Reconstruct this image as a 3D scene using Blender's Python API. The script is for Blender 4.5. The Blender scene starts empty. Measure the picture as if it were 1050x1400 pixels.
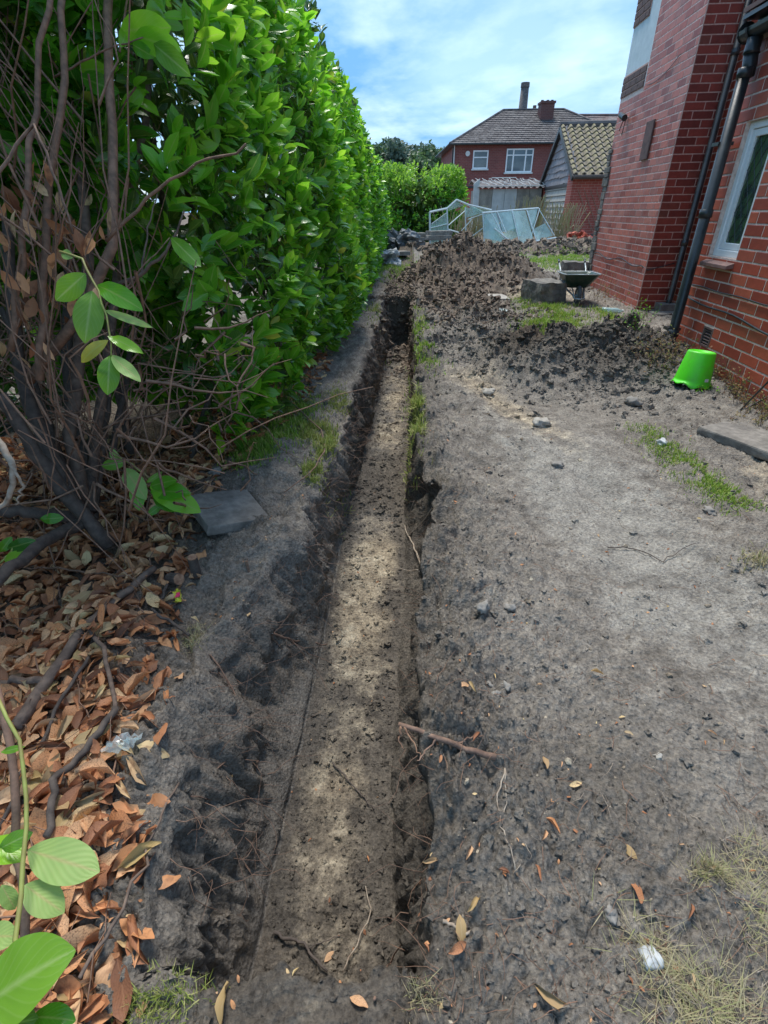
import bpy, math, random
import numpy as np
from mathutils import Vector, Matrix
rng = np.random.default_rng(7)
random.seed(7)
SC = bpy.context.scene
COL = SC.collection

# ------------------------------------------------------------------ camera
F_PX, W_PX, H_PX = 684.0, 1050.0, 1400.0
PITCH, ROLL, CAM_H = math.radians(31.1), 0.0115, 1.3
cp, sp = math.cos(PITCH), math.sin(PITCH)
fwd = Vector((0, cp, -sp)); rt0 = Vector((1, 0, 0)); up0 = Vector((0, sp, cp))
rt = (rt0 - ROLL * up0).normalized(); up = (up0 + ROLL * rt0).normalized()
cam = bpy.data.cameras.new('camera'); camo = bpy.data.objects.new('camera', cam); COL.objects.link(camo)
cam.sensor_fit = 'HORIZONTAL'; cam.sensor_width = 36.0; cam.lens = 36.0 * F_PX / W_PX
cam.clip_start = 0.02; cam.clip_end = 6000
M = Matrix.Identity(4)
for i in range(3):
    M[i][0] = rt[i]; M[i][1] = up[i]; M[i][2] = -fwd[i]
M[2][3] = CAM_H
camo.matrix_world = M
SC.camera = camo
SC.render.resolution_x, SC.render.resolution_y = 768, 1024
SC.view_settings.view_transform = 'Standard'; SC.view_settings.look = 'None'
SC.view_settings.exposure = 1.24; SC.view_settings.gamma = 1.0

def nodes_of(m):
    nt = m.node_tree
    return nt, nt.nodes, nt.links

# ------------------------------------------------------------------ world: Nishita sky under broken cloud
SUN_EL, SUN_AZ = math.radians(66), math.radians(-12)      # azimuth from +Y towards +X
world = bpy.data.worlds.new('World'); SC.world = world; world.use_nodes = True
nt, N, L = nodes_of(world); N.clear()
out = N.new('ShaderNodeOutputWorld')
sky = N.new('ShaderNodeTexSky'); sky.sky_type = 'NISHITA'; sky.sun_disc = False
sky.sun_elevation = SUN_EL; sky.sun_rotation = SUN_AZ
bg1 = N.new('ShaderNodeBackground'); bg1.inputs[1].default_value = 0.10
L.new(sky.outputs[0], bg1.inputs[0])
tc = N.new('ShaderNodeTexCoord')
sep = N.new('ShaderNodeSeparateXYZ'); L.new(tc.outputs['Generated'], sep.inputs[0])
mx = N.new('ShaderNodeMath'); mx.operation = 'MAXIMUM'; mx.inputs[1].default_value = 0.0; L.new(sep.outputs[2], mx.inputs[0])
ad = N.new('ShaderNodeMath'); ad.operation = 'ADD'; ad.inputs[1].default_value = 0.12; L.new(mx.outputs[0], ad.inputs[0])
dv = N.new('ShaderNodeVectorMath'); dv.operation = 'DIVIDE'
cx = N.new('ShaderNodeCombineXYZ')
for k in range(3): L.new(ad.outputs[0], cx.inputs[k])
L.new(tc.outputs['Generated'], dv.inputs[0]); L.new(cx.outputs[0], dv.inputs[1])
mp = N.new('ShaderNodeMapping'); mp.inputs['Scale'].default_value = (1.2, 0.9, 0.3); mp.inputs['Rotation'].default_value = (0, 0, 0.35)
mp.inputs['Location'].default_value = (3.4, 1.9, 0)
L.new(dv.outputs[0], mp.inputs[0])
n1 = N.new('ShaderNodeTexNoise'); n1.inputs['Scale'].default_value = 0.75; n1.inputs['Detail'].default_value = 9; n1.inputs['Roughness'].default_value = 0.52
n1.inputs['Distortion'].default_value = 0.25
L.new(mp.outputs[0], n1.inputs['Vector'])
cr = N.new('ShaderNodeValToRGB'); cr.color_ramp.elements[0].position = 0.38; cr.color_ramp.elements[1].position = 0.58
cr.color_ramp.elements[0].color = (0.5, 0.5, 0.5, 1); cr.color_ramp.elements[1].color = (1, 1, 1, 1)
L.new(n1.outputs[0], cr.inputs[0])
n2 = N.new('ShaderNodeTexNoise'); n2.inputs['Scale'].default_value = 1.9; n2.inputs['Detail'].default_value = 7; n2.inputs['Roughness'].default_value = 0.55
L.new(mp.outputs[0], n2.inputs['Vector'])
cr2 = N.new('ShaderNodeValToRGB')
cr2.color_ramp.elements[0].position = 0.42; cr2.color_ramp.elements[0].color = (0.11, 0.26, 0.47, 1)
cr2.color_ramp.elements[1].position = 0.74; cr2.color_ramp.elements[1].color = (0.37, 0.50, 0.60, 1)
L.new(n2.outputs[0], cr2.inputs[0])
bg2 = N.new('ShaderNodeBackground'); bg2.inputs[1].default_value = 0.95; L.new(cr2.outputs[0], bg2.inputs[0])
ms = N.new('ShaderNodeMixShader'); L.new(cr.outputs[0], ms.inputs[0]); L.new(bg1.outputs[0], ms.inputs[1]); L.new(bg2.outputs[0], ms.inputs[2])
L.new(ms.outputs[0], out.inputs[0])
sl = bpy.data.lights.new('sun', 'SUN'); sl.energy = 1.9; sl.angle = math.radians(20); sl.color = (1.0, 0.955, 0.88)
so = bpy.data.objects.new('sun', sl); COL.objects.link(so)
sd = Vector((math.sin(SUN_AZ) * math.cos(SUN_EL), math.cos(SUN_AZ) * math.cos(SUN_EL), math.sin(SUN_EL)))
so.rotation_euler = sd.to_track_quat('Z', 'Y').to_euler(); so.location = sd * 20

# ------------------------------------------------------------------ helpers
def ray(px, py):
    a = ((px - 525) - ROLL * (py - 700)) / F_PX; v = ((700 - py) - ROLL * (px - 525)) / F_PX
    return np.array((a, cp + v * sp, -sp + v * cp))
def PG(px, py, z=0.0):
    d = ray(px, py); return Vector(d * ((z - CAM_H) / d[2])) + Vector((0, 0, CAM_H))
def PY(px, py, Y):
    d = ray(px, py); return Vector(d * (Y / d[1])) + Vector((0, 0, CAM_H))
def PD(px, py, D):
    return Vector(ray(px, py) * D) + Vector((0, 0, CAM_H))

def tag(o, label=None, cat=None, group=None, kind=None):
    if label: o['label'] = label
    if cat: o['category'] = cat
    if group: o['group'] = group
    if kind: o['kind'] = kind
    return o
def link(o, parent=None):
    COL.objects.link(o)
    if parent: o.parent = parent
    return o
def empty(name, loc, label, cat, group=None, rz=0.0):
    o = bpy.data.objects.new(name, None); o.location = loc; o.rotation_euler = (0, 0, rz); o.empty_display_size = .1
    link(o); return tag(o, label, cat, group)
def fast_mesh(name, V, Q, uv=None, smooth=False):
    """V (n,3) array, Q (m,k) array of faces with k corners each."""
    me = bpy.data.meshes.new(name); V = np.asarray(V, np.float32); Q = np.asarray(Q, np.int32)
    k = Q.shape[1]; m = len(Q)
    me.vertices.add(len(V)); me.vertices.foreach_set('co', V.ravel())
    me.loops.add(m * k); me.loops.foreach_set('vertex_index', Q.ravel())
    me.polygons.add(m); me.polygons.foreach_set('loop_start', np.arange(0, m * k, k, dtype=np.int32))
    me.polygons.foreach_set('use_smooth', np.full(m, bool(smooth)))
    if uv is not None:
        l = me.uv_layers.new(name='UVMap'); l.data.foreach_set('uv', np.asarray(uv, np.float32)[Q.ravel()].ravel())
    me.update(calc_edges=True)
    return me
class MB:
    def __init__(s): s.v = []; s.f = []; s.m = []
    def add(s, vs, fs, mi=0):
        b = len(s.v); s.v += [tuple(v) for v in vs]; s.f += [tuple(i + b for i in f) for f in fs]; s.m += [mi] * len(fs); return s
    def box(s, a, b, mi=0):
        x0, y0, z0 = a; x1, y1, z1 = b
        return s.add([(x0,y0,z0),(x1,y0,z0),(x1,y1,z0),(x0,y1,z0),(x0,y0,z1),(x1,y0,z1),(x1,y1,z1),(x0,y1,z1)],
              [(0,3,2,1),(4,5,6,7),(0,1,5,4),(1,2,6,5),(2,3,7,6),(3,0,4,7)], mi)
    def tube(s, pts, rad, n=8, mi=0, cap=True):
        pts = [Vector(p) for p in pts]; k = len(pts)
        if not hasattr(rad, '__len__'): rad = [rad] * k
        vs = []; fs = []; prev = None
        for i, p in enumerate(pts):
            t = (pts[min(i + 1, k - 1)] - pts[max(i - 1, 0)])
            t = t.normalized() if t.length > 1e-9 else Vector((0, 0, 1))
            if prev is None:
                a = Vector((0, 0, 1)) if abs(t.z) < .9 else Vector((1, 0, 0)); nn = t.cross(a).normalized()
            else:
                nn = (prev - t * prev.dot(t)); nn = nn.normalized() if nn.length > 1e-6 else t.orthogonal().normalized()
            prev = nn; bb = t.cross(nn)
            for j in range(n):
                an = 2 * math.pi * j / n; vs.append(p + (nn * math.cos(an) + bb * math.sin(an)) * rad[i])
        for i in range(k - 1):
            for j in range(n):
                fs.append((i*n+j, i*n+(j+1) % n, (i+1)*n+(j+1) % n, (i+1)*n+j))
        if cap: fs.append(tuple(range(n))[::-1]); fs.append(tuple((k-1)*n + j for j in range(n)))
        return s.add(vs, fs, mi)
    def slab(s, poly, nrm, th, mi=0):
        """polygon (list of points) extruded by th against nrm."""
        nrm = Vector(nrm).normalized(); n = len(poly); a = [Vector(p) for p in poly]; b = [p - nrm * th for p in a]
        return s.add(a + b, [tuple(range(n)), tuple(range(2*n - 1, n - 1, -1))] + [(i, i + n, (i+1) % n + n, (i+1) % n) for i in range(n)], mi)
    def build(s, name, mats, parent=None, loc=(0, 0, 0), smooth=False, bevel=0, rz=0):
        me = bpy.data.meshes.new(name); me.from_pydata(s.v, [], s.f)
        if not isinstance(mats, (list, tuple)): mats = [mats]
        for m in mats: me.materials.append(m)
        if len(mats) > 1: me.polygons.foreach_set('material_index', s.m)
        if smooth: me.polygons.foreach_set('use_smooth', [True] * len(s.f))
        me.update(); o = bpy.data.objects.new(name, me); o.location = loc; o.rotation_euler = (0, 0, rz); link(o, parent)
        if bevel:
            b = o.modifiers.new('bevel', 'BEVEL'); b.width = bevel; b.segments = 2; b.limit_method = 'ANGLE'
        return o
def rot_between(d, nrm):
    d = np.asarray(d, float); nrm = np.asarray(nrm, float)
    d = d / np.linalg.norm(d, axis=-1, keepdims=True)
    x = np.cross(d, nrm); ln = np.linalg.norm(x, axis=-1, keepdims=True); x = np.where(ln < 1e-5, np.array([1., 0, 0]), x / np.maximum(ln, 1e-5))
    z = np.cross(x, d)
    return np.stack([x, d, z], axis=-1)          # columns
def scatter(name, tpls, idx, R, pos, scl, mat, parent=None, smooth=True):
    Vs, Qs, UVs = [], [], []; base = 0
    for t, (tv, tq, tuv) in enumerate(tpls):
        sel = np.where(idx == t)[0]
        if not len(sel): continue
        s = scl[sel] if scl.ndim == 1 else scl[sel]
        s = s[:, None, None] if s.ndim == 1 else s[:, None, :]
        P = np.einsum('nij,nkj->nki', R[sel], tv[None] * s) + pos[sel][:, None, :]
        k = len(tv); Vs.append(P.reshape(-1, 3)); UVs.append(np.tile(tuv, (len(sel), 1)))
        Qs.append((tq[None] + (np.arange(len(sel)) * k)[:, None, None] + base).reshape(-1, tq.shape[1])); base += k * len(sel)
    me = fast_mesh(name, np.concatenate(Vs), np.concatenate(Qs), np.concatenate(UVs), smooth)
    me.materials.append(mat); o = bpy.data.objects.new(name, me); link(o, parent); return o
def leaf_tpl(n=5, w=.22, fold=.25, curl=.15, twist=0., cup=0., wave=0., seed=0):
    rr = np.random.default_rng(seed); V = []; UV = []
    for i in range(n + 1):
        t = i / n; hw = w * (math.sin(math.pi * t ** 1.05) ** .62 if 0 < t < 1 else .05)
        zc = -curl * t * t * 1.2 + curl * .3 * t; yc = t * (1 - abs(curl) * .25 * t); a = twist * (t - .3)
        for sx in (-1, 0, 1):
            x = sx * hw * (1 - cup * .35); z = abs(sx) * hw * (fold + cup) + (wave * rr.normal() * .04 if sx else 0)
            V.append((x * math.cos(a) - z * math.sin(a), yc, zc + z * math.cos(a) + x * math.sin(a))); UV.append(((sx + 1) / 2, t))
    Q = []
    for i in range(n):
        b = i * 3; Q += [(b, b + 1, b + 4, b + 3), (b + 1, b + 2, b + 5, b + 4)]
    return np.array(V), np.array(Q), np.array(UV)

# gradient noise
def _h(ix, iy, iz, s):
    n = (ix * 374761393 + iy * 668265263 + iz * 2147483647 + s * 1274126177) & 0xFFFFFFFF
    n = ((n ^ (n >> 13)) * 1274126177) & 0xFFFFFFFF
    return (n ^ (n >> 16)) & 0xFFFFFFFF
_G = rng.normal(size=(256, 3)); _G /= np.linalg.norm(_G, axis=1, keepdims=True); _G = _G.astype(np.float32)
def noise3(P, f, s=0):
    Q = P * f; I = np.floor(Q).astype(np.int64); D = (Q - I).astype(np.float32); U = D * D * D * (D * (D * 6 - 15) + 10); r = 0
    for a in (0, 1):
        wa = U[:, 0] if a else 1 - U[:, 0]
        for b in (0, 1):
            wb = U[:, 1] if b else 1 - U[:, 1]
            for c in (0, 1):
                g = _G[_h(I[:, 0] + a, I[:, 1] + b, I[:, 2] + c, s) & 255]
                r = r + wa * wb * (U[:, 2] if c else 1 - U[:, 2]) * (g[:, 0] * (D[:, 0] - a) + g[:, 1] * (D[:, 1] - b) + g[:, 2] * (D[:, 2] - c))
    return r * 1.5
def fbm(P, f, o=4, s=0, g=.5):
    r = 0; a = 1.
    for k in range(o): r = r + a * noise3(P, f * 2 ** k, s + k * 17); a *= g
    return r
def sst(a, b, x):
    t = np.clip((x - a) / (b - a), 0, 1); return t * t * (3 - 2 * t)

# ------------------------------------------------------------------ materials
def new_mat(name):
    m = bpy.data.materials.new(name); m.use_nodes = True; nt, N, L = nodes_of(m); N.clear()
    o = N.new('ShaderNodeOutputMaterial'); b = N.new('ShaderNodeBsdfPrincipled'); L.new(b.outputs[0], o.inputs[0])
    return m, nt, N, L, b, o
def rnd(N, L):
    """random number per object and per loose piece"""
    oi = N.new('ShaderNodeObjectInfo'); g = N.new('ShaderNodeNewGeometry'); a = N.new('ShaderNodeMath'); a.operation = 'ADD'
    L.new(oi.outputs['Random'], a.inputs[0]); L.new(g.outputs['Random Per Island'], a.inputs[1])
    f = N.new('ShaderNodeMath'); f.operation = 'FRACT'; L.new(a.outputs[0], f.inputs[0]); return f.outputs[0]
def ramp(N, L, src, stops):
    c = N.new('ShaderNodeValToRGB'); e = c.color_ramp.elements
    while len(e) < len(stops): e.new(.5)
    for i, (p, col) in enumerate(stops): e[i].position = p; e[i].color = (*col, 1)
    L.new(src, c.inputs[0]); return c.outputs[0]
def noise(N, L, scale, detail=5, rough=.55, coord='Object', dist=0, vec=None):
    if vec is None:
        t = N.new('ShaderNodeTexCoord'); vec = t.outputs[coord]
    n = N.new('ShaderNodeTexNoise'); n.inputs['Scale'].default_value = scale; n.inputs['Detail'].default_value = detail
    n.inputs['Roughness'].default_value = rough; n.inputs['Distortion'].default_value = dist; L.new(vec, n.inputs['Vector']); return n.outputs[0]
def mixc(N, L, fac, a, b, mode='MIX'):
    m = N.new('ShaderNodeMix'); m.data_type = 'RGBA'; m.blend_type = mode
    if isinstance(fac, (int, float)): m.inputs[0].default_value = fac
    else: L.new(fac, m.inputs[0])
    for i, c in ((6, a), (7, b)):
        if isinstance(c, tuple): m.inputs[i].default_value = (*c, 1)
        else: L.new(c, m.inputs[i])
    return m.outputs[2]
def bump(N, L, b, h, strength, dist, prev=None):
    u = N.new('ShaderNodeBump'); u.inputs['Strength'].default_value = strength; u.inputs['Distance'].default_value = dist
    L.new(h, u.inputs['Height'])
    if prev is not None: L.new(prev, u.inputs['Normal'])
    L.new(u.outputs[0], b.inputs['Normal']); return u.outputs[0]
def simple(name, c1, c2=None, rough=.7, scale=20, bs=.2, bd=.002, metal=0, spec=.5, island=False, dirt=None, coat=0):
    m, nt, N, L, b, o = new_mat(name)
    c2 = c2 or tuple(x * .75 for x in c1)
    n = noise(N, L, scale, 6)
    c = ramp(N, L, n, [(.35, c1), (.65, c2)])
    if island: c = mixc(N, L, .55, c, ramp(N, L, rnd(N, L), [(0, c1), (1, c2)]))
    if dirt:
        c = mixc(N, L, ramp(N, L, noise(N, L, dirt[1], 7, .65), [(.45, (0, 0, 0)), (.7, (1, 1, 1))]), c, dirt[0])
    L.new(c, b.inputs['Base Color']); b.inputs['Roughness'].default_value = rough; b.inputs['Metallic'].default_value = metal
    b.inputs['Specular IOR Level'].default_value = spec; b.inputs['Coat Weight'].default_value = coat
    if bs: bump(N, L, b, noise(N, L, scale * 3, 6), bs, bd)
    return m
def leaf_mat(name, stops, rough=.35, trans=.35, tcol=None, rib=(.35, .45, .12), ribw=.5, spec=.5, blotch=None):
    m, nt, N, L, b, o = new_mat(name)
    c = ramp(N, L, rnd(N, L), stops)
    uv = N.new('ShaderNodeUVMap'); s = N.new('ShaderNodeSeparateXYZ'); L.new(uv.outputs[0], s.inputs[0])
    a = N.new('ShaderNodeMath'); a.operation = 'SUBTRACT'; a.inputs[1].default_value = .5; L.new(s.outputs[0], a.inputs[0])
    a2 = N.new('ShaderNodeMath'); a2.operation = 'ABSOLUTE'; L.new(a.outputs[0], a2.inputs[0])
    r = ramp(N, L, a2.outputs[0], [(0.0, (ribw,) * 3), (.07, (0, 0, 0))])
    w = N.new('ShaderNodeTexWave'); w.wave_type = 'BANDS'; w.bands_direction = 'Y'; w.inputs['Scale'].default_value = 2.3
    vm = N.new('ShaderNodeCombineXYZ'); L.new(a2.outputs[0], vm.inputs[0])
    sub = N.new('ShaderNodeMath'); sub.operation = 'MULTIPLY_ADD'; sub.inputs[1].default_value = -.9; L.new(a2.outputs[0], sub.inputs[0]); L.new(s.outputs[1], sub.inputs[2])
    L.new(sub.outputs[0], vm.inputs[1]); L.new(vm.outputs[0], w.inputs['Vector'])
    c = mixc(N, L, r, c, rib)
    vein = ramp(N, L, w.outputs[0], [(.86, (0, 0, 0)), (1, (.11, .11, .11))])
    c = mixc(N, L, vein, c, rib)
    if blotch: c = mixc(N, L, ramp(N, L, noise(N, L, 30, 4), [(.5, (0, 0, 0)), (.7, (.8, .8, .8))]), c, blotch)
    L.new(c, b.inputs['Base Color']); b.inputs['Roughness'].default_value = rough; b.inputs['Specular IOR Level'].default_value = spec
    bump(N, L, b, w.outputs[0], .18, .0012)
    if trans:
        t = N.new('ShaderNodeBsdfTranslucent'); hs = N.new('ShaderNodeHueSaturation'); hs.inputs['Value'].default_value = 1.75; hs.inputs['Hue'].default_value = .492
        L.new(c, hs.inputs['Color']); L.new(hs.outputs[0], t.inputs[0]); mm = N.new('ShaderNodeMixShader'); mm.inputs[0].default_value = trans
        L.new(b.outputs[0], mm.inputs[1]); L.new(t.outputs[0], mm.inputs[2]); L.new(mm.outputs[0], o.inputs[0])
    return m
MT = {}
MT['laurel'] = leaf_mat('laurel_leaf', [(0, (.035, .14, .014)), (.35, (.075, .27, .018)), (.75, (.14, .39, .022)), (.96, (.24, .50, .03)), (1, (.42, .40, .06))], rough=.24, trans=.42)
MT['laurel_new'] = leaf_mat('laurel_new_leaf', [(0, (.10, .34, .018)), (.5, (.17, .46, .025)), (1, (.28, .56, .035))], rough=.3, trans=.45)
MT['laurel_deep'] = leaf_mat('laurel_dark_leaf', [(0, (.03, .085, .014)), (.6, (.055, .14, .018)), (1, (.10, .18, .025))], rough=.28, trans=.25)  # darker leaf copy, mostly for inner layers: their shade is put into the colour
MT['sprig'] = leaf_mat('sprig_leaf', [(0, (.10, .28, .015)), (.5, (.15, .34, .025)), (1, (.20, .38, .04))], rough=.4, trans=.35, rib=(.4, .52, .2))
MT['sprig_pale'] = leaf_mat('sprig_leaf_underside', [(0, (.26, .42, .10)), (1, (.34, .48, .14))], rough=.55, trans=.3, rib=(.45, .4, .16), ribw=.8)
MT['dead'] = leaf_mat('dead_leaf', [(0, (.20, .09, .05)), (.25, (.42, .18, .085)), (.6, (.60, .29, .13)), (.85, (.66, .42, .24)), (1, (.68, .52, .26))], rough=.6, trans=.12, rib=(.42, .22, .12), ribw=.35, spec=.3, blotch=(.14, .06, .035))
MT['dead_pale'] = leaf_mat('pale_dead_leaf', [(0, (.38, .24, .13)), (.5, (.42, .30, .12)), (1, (.45, .33, .2))], rough=.65, trans=.15, rib=(.5, .38, .22), spec=.3)
MT['bark'] = simple('bark', (.20, .14, .105), (.10, .07, .055), .85, 35, .5, .004)
MT['bark_red'] = simple('reddish_bark', (.30, .17, .11), (.15, .09, .06), .75, 40, .4, .003)
MT['bark_dark'] = simple('dark_bark', (.12, .092, .075), (.06, .047, .04), .85, 35, .5, .004)
MT['deadwood'] = simple('dead_twig', (.26, .16, .11), (.12, .07, .05), .8, 40, .3, .002)
MT['paleroot'] = simple('pale_root', (.40, .34, .27), (.24, .17, .12), .8, 50, .3, .002)
MT['cutwood'] = simple('cut_wood', (.38, .22, .13), (.2, .1, .06), .8, 60, .4, .002)
MT['greenstem'] = simple('green_stem', (.30, .34, .08), (.24, .2, .06), .6, 30, .1, .001)

def ground_mat():
    m, nt, N, L, b, o = new_mat('earth')
    at = N.new('ShaderNodeAttribute'); at.attribute_name = 'soil'; sp_ = N.new('ShaderNodeSeparateColor'); L.new(at.outputs['Color'], sp_.inputs[0])
    big = noise(N, L, 2.2, 6, .6); mid = noise(N, L, 11, 8, .62); fin = noise(N, L, 75, 10, .7); gr = noise(N, L, 260, 4, .7)
    dark = ramp(N, L, mid, [(.3, (.112, .098, .084)), (.5, (.20, .178, .155)), (.72, (.325, .292, .25))])
    dark = mixc(N, L, ramp(N, L, big, [(.4, (0, 0, 0)), (.7, (.55, .55, .55))]), dark, (.28, .25, .215))
    clay = ramp(N, L, mid, [(.3, (.20, .155, .11)), (.5, (.35, .285, .205)), (.7, (.54, .46, .34))])
    brown = ramp(N, L, mid, [(.3, (.075, .053, .040)), (.5, (.165, .13, .103)), (.72, (.27, .215, .165))])
    pale = ramp(N, L, mid, [(.3, (.20, .185, .165)), (.7, (.36, .335, .295))])
    def brk(ch, lo=.2, hi=.55):
        a = N.new('ShaderNodeMath'); a.operation = 'MULTIPLY_ADD'; a.inputs[1].default_value = .75; L.new(mid, a.inputs[0]); L.new(ch, a.inputs[2])
        s = N.new('ShaderNodeMath'); s.operation = 'SUBTRACT'; s.inputs[1].default_value = .375; L.new(a.outputs[0], s.inputs[0])
        return ramp(N, L, s.outputs[0], [(lo, (0, 0, 0)), (hi, (1, 1, 1))])
    c = mixc(N, L, brk(sp_.outputs[2]), dark, brown)
    c = mixc(N, L, brk(sp_.outputs[1]), c, pale)
    dm_ = N.new('ShaderNodeMath'); dm_.operation = 'SUBTRACT'; dm_.inputs[0].default_value = 1.0; L.new(at.outputs['Alpha'], dm_.inputs[1])
    c = mixc(N, L, brk(dm_.outputs[0]), c, mixc(N, L, 1.0, c, (.56, .54, .52), 'MULTIPLY'))
    c = mixc(N, L, brk(sp_.outputs[0]), c, clay)
    c = mixc(N, L, 1.0, c, ramp(N, L, fin, [(.30, (.42, .41, .40)), (.5, (.98, .98, .98)), (.70, (1.6, 1.57, 1.5))]), 'MULTIPLY')
    c = mixc(N, L, ramp(N, L, gr, [(.66, (0, 0, 0)), (.76, (.5, .5, .5))]), c, (.36, .33, .29))
    L.new(c, b.inputs['Base Color']); b.inputs['Roughness'].default_value = .95; b.inputs['Specular IOR Level'].default_value = .15
    p = bump(N, L, b, mid, .7, .02); p = bump(N, L, b, fin, 1.0, .010, p)
    vt = N.new('ShaderNodeTexVoronoi'); vt.inputs['Scale'].default_value = 95; t = N.new('ShaderNodeTexCoord'); L.new(t.outputs['Object'], vt.inputs['Vector'])
    p = bump(N, L, b, vt.outputs['Distance'], .6, .006, p)
    bump(N, L, b, gr, .5, .0015, p)
    return m
MT['earth'] = ground_mat()
def clod_mat(name, a, b_, c_, isl=True):
    m, nt, N, L, b, o = new_mat(name)
    c = ramp(N, L, rnd(N, L), [(0, a), (.6, b_), (1, c_)])
    c = mixc(N, L, 1, c, ramp(N, L, noise(N, L, 70, 8, .7), [(.3, (.6, .6, .6)), (.7, (1.35, 1.33, 1.3))]), 'MULTIPLY')
    L.new(c, b.inputs['Base Color']); b.inputs['Roughness'].default_value = .95; b.inputs['Specular IOR Level'].default_value = .15
    p = bump(N, L, b, noise(N, L, 60, 8, .7), .8, .006); bump(N, L, b, noise(N, L, 300, 4, .7), .5, .0015, p)
    return m
MT['clod'] = clod_mat('earth_clod', (.13, .114, .098), (.20, .178, .154), (.30, .268, .228))
MT['clod_brown'] = clod_mat('brown_clod', (.11, .085, .068), (.175, .138, .11), (.28, .22, .17))
MT['clod_clay'] = clod_mat('clay_lump', (.16, .13, .10), (.30, .25, .19), (.46, .40, .31))
MT['stone_pale'] = simple('pale_stone', (.42, .39, .34), (.28, .25, .21), .85, 30, .4, .004)
MT['stone_white'] = simple('whitish_stone', (.55, .57, .57), (.36, .37, .37), .8, 30, .4, .004)
MT['stone_grey'] = simple('grey_stone', (.27, .25, .225), (.17, .157, .14), .85, 30, .5, .004)
MT['slab'] = simple('paving_slab', (.27, .245, .215), (.17, .155, .135), .92, 25, .7, .006, dirt=((.12, .108, .097), 9))
MT['concrete'] = simple('rough_concrete', (.26, .235, .20), (.12, .11, .10), .92, 9, .8, .02, dirt=((.09, .085, .075), 5))
def grass_mat(name, stops):
    m, nt, N, L, b, o = new_mat(name)
    c = ramp(N, L, rnd(N, L), stops); L.new(c, b.inputs['Base Color']); b.inputs['Roughness'].default_value = .6; b.inputs['Specular IOR Level'].default_value = .3
    t = N.new('ShaderNodeBsdfTranslucent'); L.new(c, t.inputs[0]); mm = N.new('ShaderNodeMixShader'); mm.inputs[0].default_value = .35
    L.new(b.outputs[0], mm.inputs[1]); L.new(t.outputs[0], mm.inputs[2]); L.new(mm.outputs[0], o.inputs[0]); return m
MT['grass'] = grass_mat('grass_blades', [(0, (.14, .27, .03)), (.5, (.23, .38, .045)), (.85, (.36, .44, .09)), (1, (.52, .46, .2))])
MT['grass_yel'] = grass_mat('yellowed_grass', [(0, (.17, .24, .04)), (.5, (.30, .36, .08)), (1, (.46, .44, .18))])
MT['straw'] = grass_mat('dry_straw', [(0, (.36, .30, .18)), (.5, (.52, .45, .28)), (1, (.34, .36, .14))])
MT['weed'] = grass_mat('dry_weed', [(0, (.18, .24, .05)), (.5, (.34, .28, .12)), (1, (.36, .17, .09))])

def brick_mat(name, stops, soot=None):
    m, nt, N, L, b, o = new_mat(name)
    c = ramp(N, L, rnd(N, L), stops)
    c = mixc(N, L, 1, c, ramp(N, L, noise(N, L, 14, 6, .6), [(.3, (.82, .8, .8)), (.7, (1.15, 1.15, 1.15))]), 'MULTIPLY')
    if soot: c = mixc(N, L, ramp(N, L, noise(N, L, 2.2, 8, .65), [(.48, (0, 0, 0)), (.75, (.75, .75, .75))]), c, soot)
    L.new(c, b.inputs['Base Color']); b.inputs['Roughness'].default_value = .5; b.inputs['Specular IOR Level'].default_value = .4
    bump(N, L, b, noise(N, L, 60, 6, .6), .25, .002); return m
MT['brick'] = brick_mat('red_brick', [(0, (.31, .056, .033)), (.4, (.42, .080, .044)), (.8, (.50, .112, .058)), (.93, (.43, .10, .057)), (1, (.27, .07, .05))])
MT['brick_weathered'] = brick_mat('weathered_red_brick', [(0, (.30, .068, .048)), (.4, (.50, .125, .085)), (.8, (.60, .19, .135)), (1, (.38, .12, .095))], (.42, .21, .175))
MT['brick_dark'] = brick_mat('shade_toned_brick', [(0, (.16, .032, .024)), (.4, (.24, .044, .031)), (.85, (.29, .055, .038)), (1, (.15, .05, .035))])  # darker copy of the red brick: the side face's shade is in the colour
MT['mortar'] = simple('pale_mortar', (.78, .62, .54), (.55, .41, .34), .9, 40, .5, .003)
MT['mortar_red'] = simple('weathered_mortar', (.88, .70, .62), (.58, .40, .34), .9, 30, .5, .003)
MT['mortar_dark'] = simple('side_mortar', (.58, .36, .30), (.44, .25, .20), .9, 30, .5, .003)  # darker mortar to match the shade-toned brick; the quoin blocks share it
MT['black'] = simple('black_painted_iron', (.016, .02, .022), (.028, .032, .034), .32, 18, .15, .002, dirt=((.05, .055, .055), 6))
MT['upvc'] = simple('white_upvc', (.86, .88, .88), (.80, .83, .84), .35, 8, .02, .001)
MT['white_trim'] = simple('white_painted_trim', (.74, .75, .73), (.6, .62, .6), .55, 12, .1, .001)
MT['sill_tile'] = simple('sill_tile', (.28, .15, .12), (.18, .10, .085), .6, 15, .3, .003)
MT['terracotta'] = simple('vent_terracotta', (.20, .12, .10), (.12, .08, .07), .8, 25, .3, .003)
MT['hole'] = simple('unlit_inside', (.01, .01, .01), None, .9, 10, 0)  # near-black: darkness of the unlit vent and room is put into the colour
MT['render'] = simple('pale_render', (.60, .68, .70), (.50, .58, .60), .85, 9, .25, .004)
MT['quoin'] = simple('quoin_brick', (.10, .065, .058), (.16, .09, .08), .8, 14, .4, .004)
MT['green'] = simple('lime_plastic', (.09, .72, .015), (.075, .62, .012), .45, 5, .05, .001, coat=.0, dirt=((.11, .42, .04), 6))
MT['sticker'] = simple('white_sticker', (.7, .75, .7), None, .6, 10, 0)
MT['tray'] = simple('dark_green_tray', (.012, .045, .030), (.02, .06, .042), .42, 10, .15, .003, dirt=((.09, .085, .075), 7))
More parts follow.
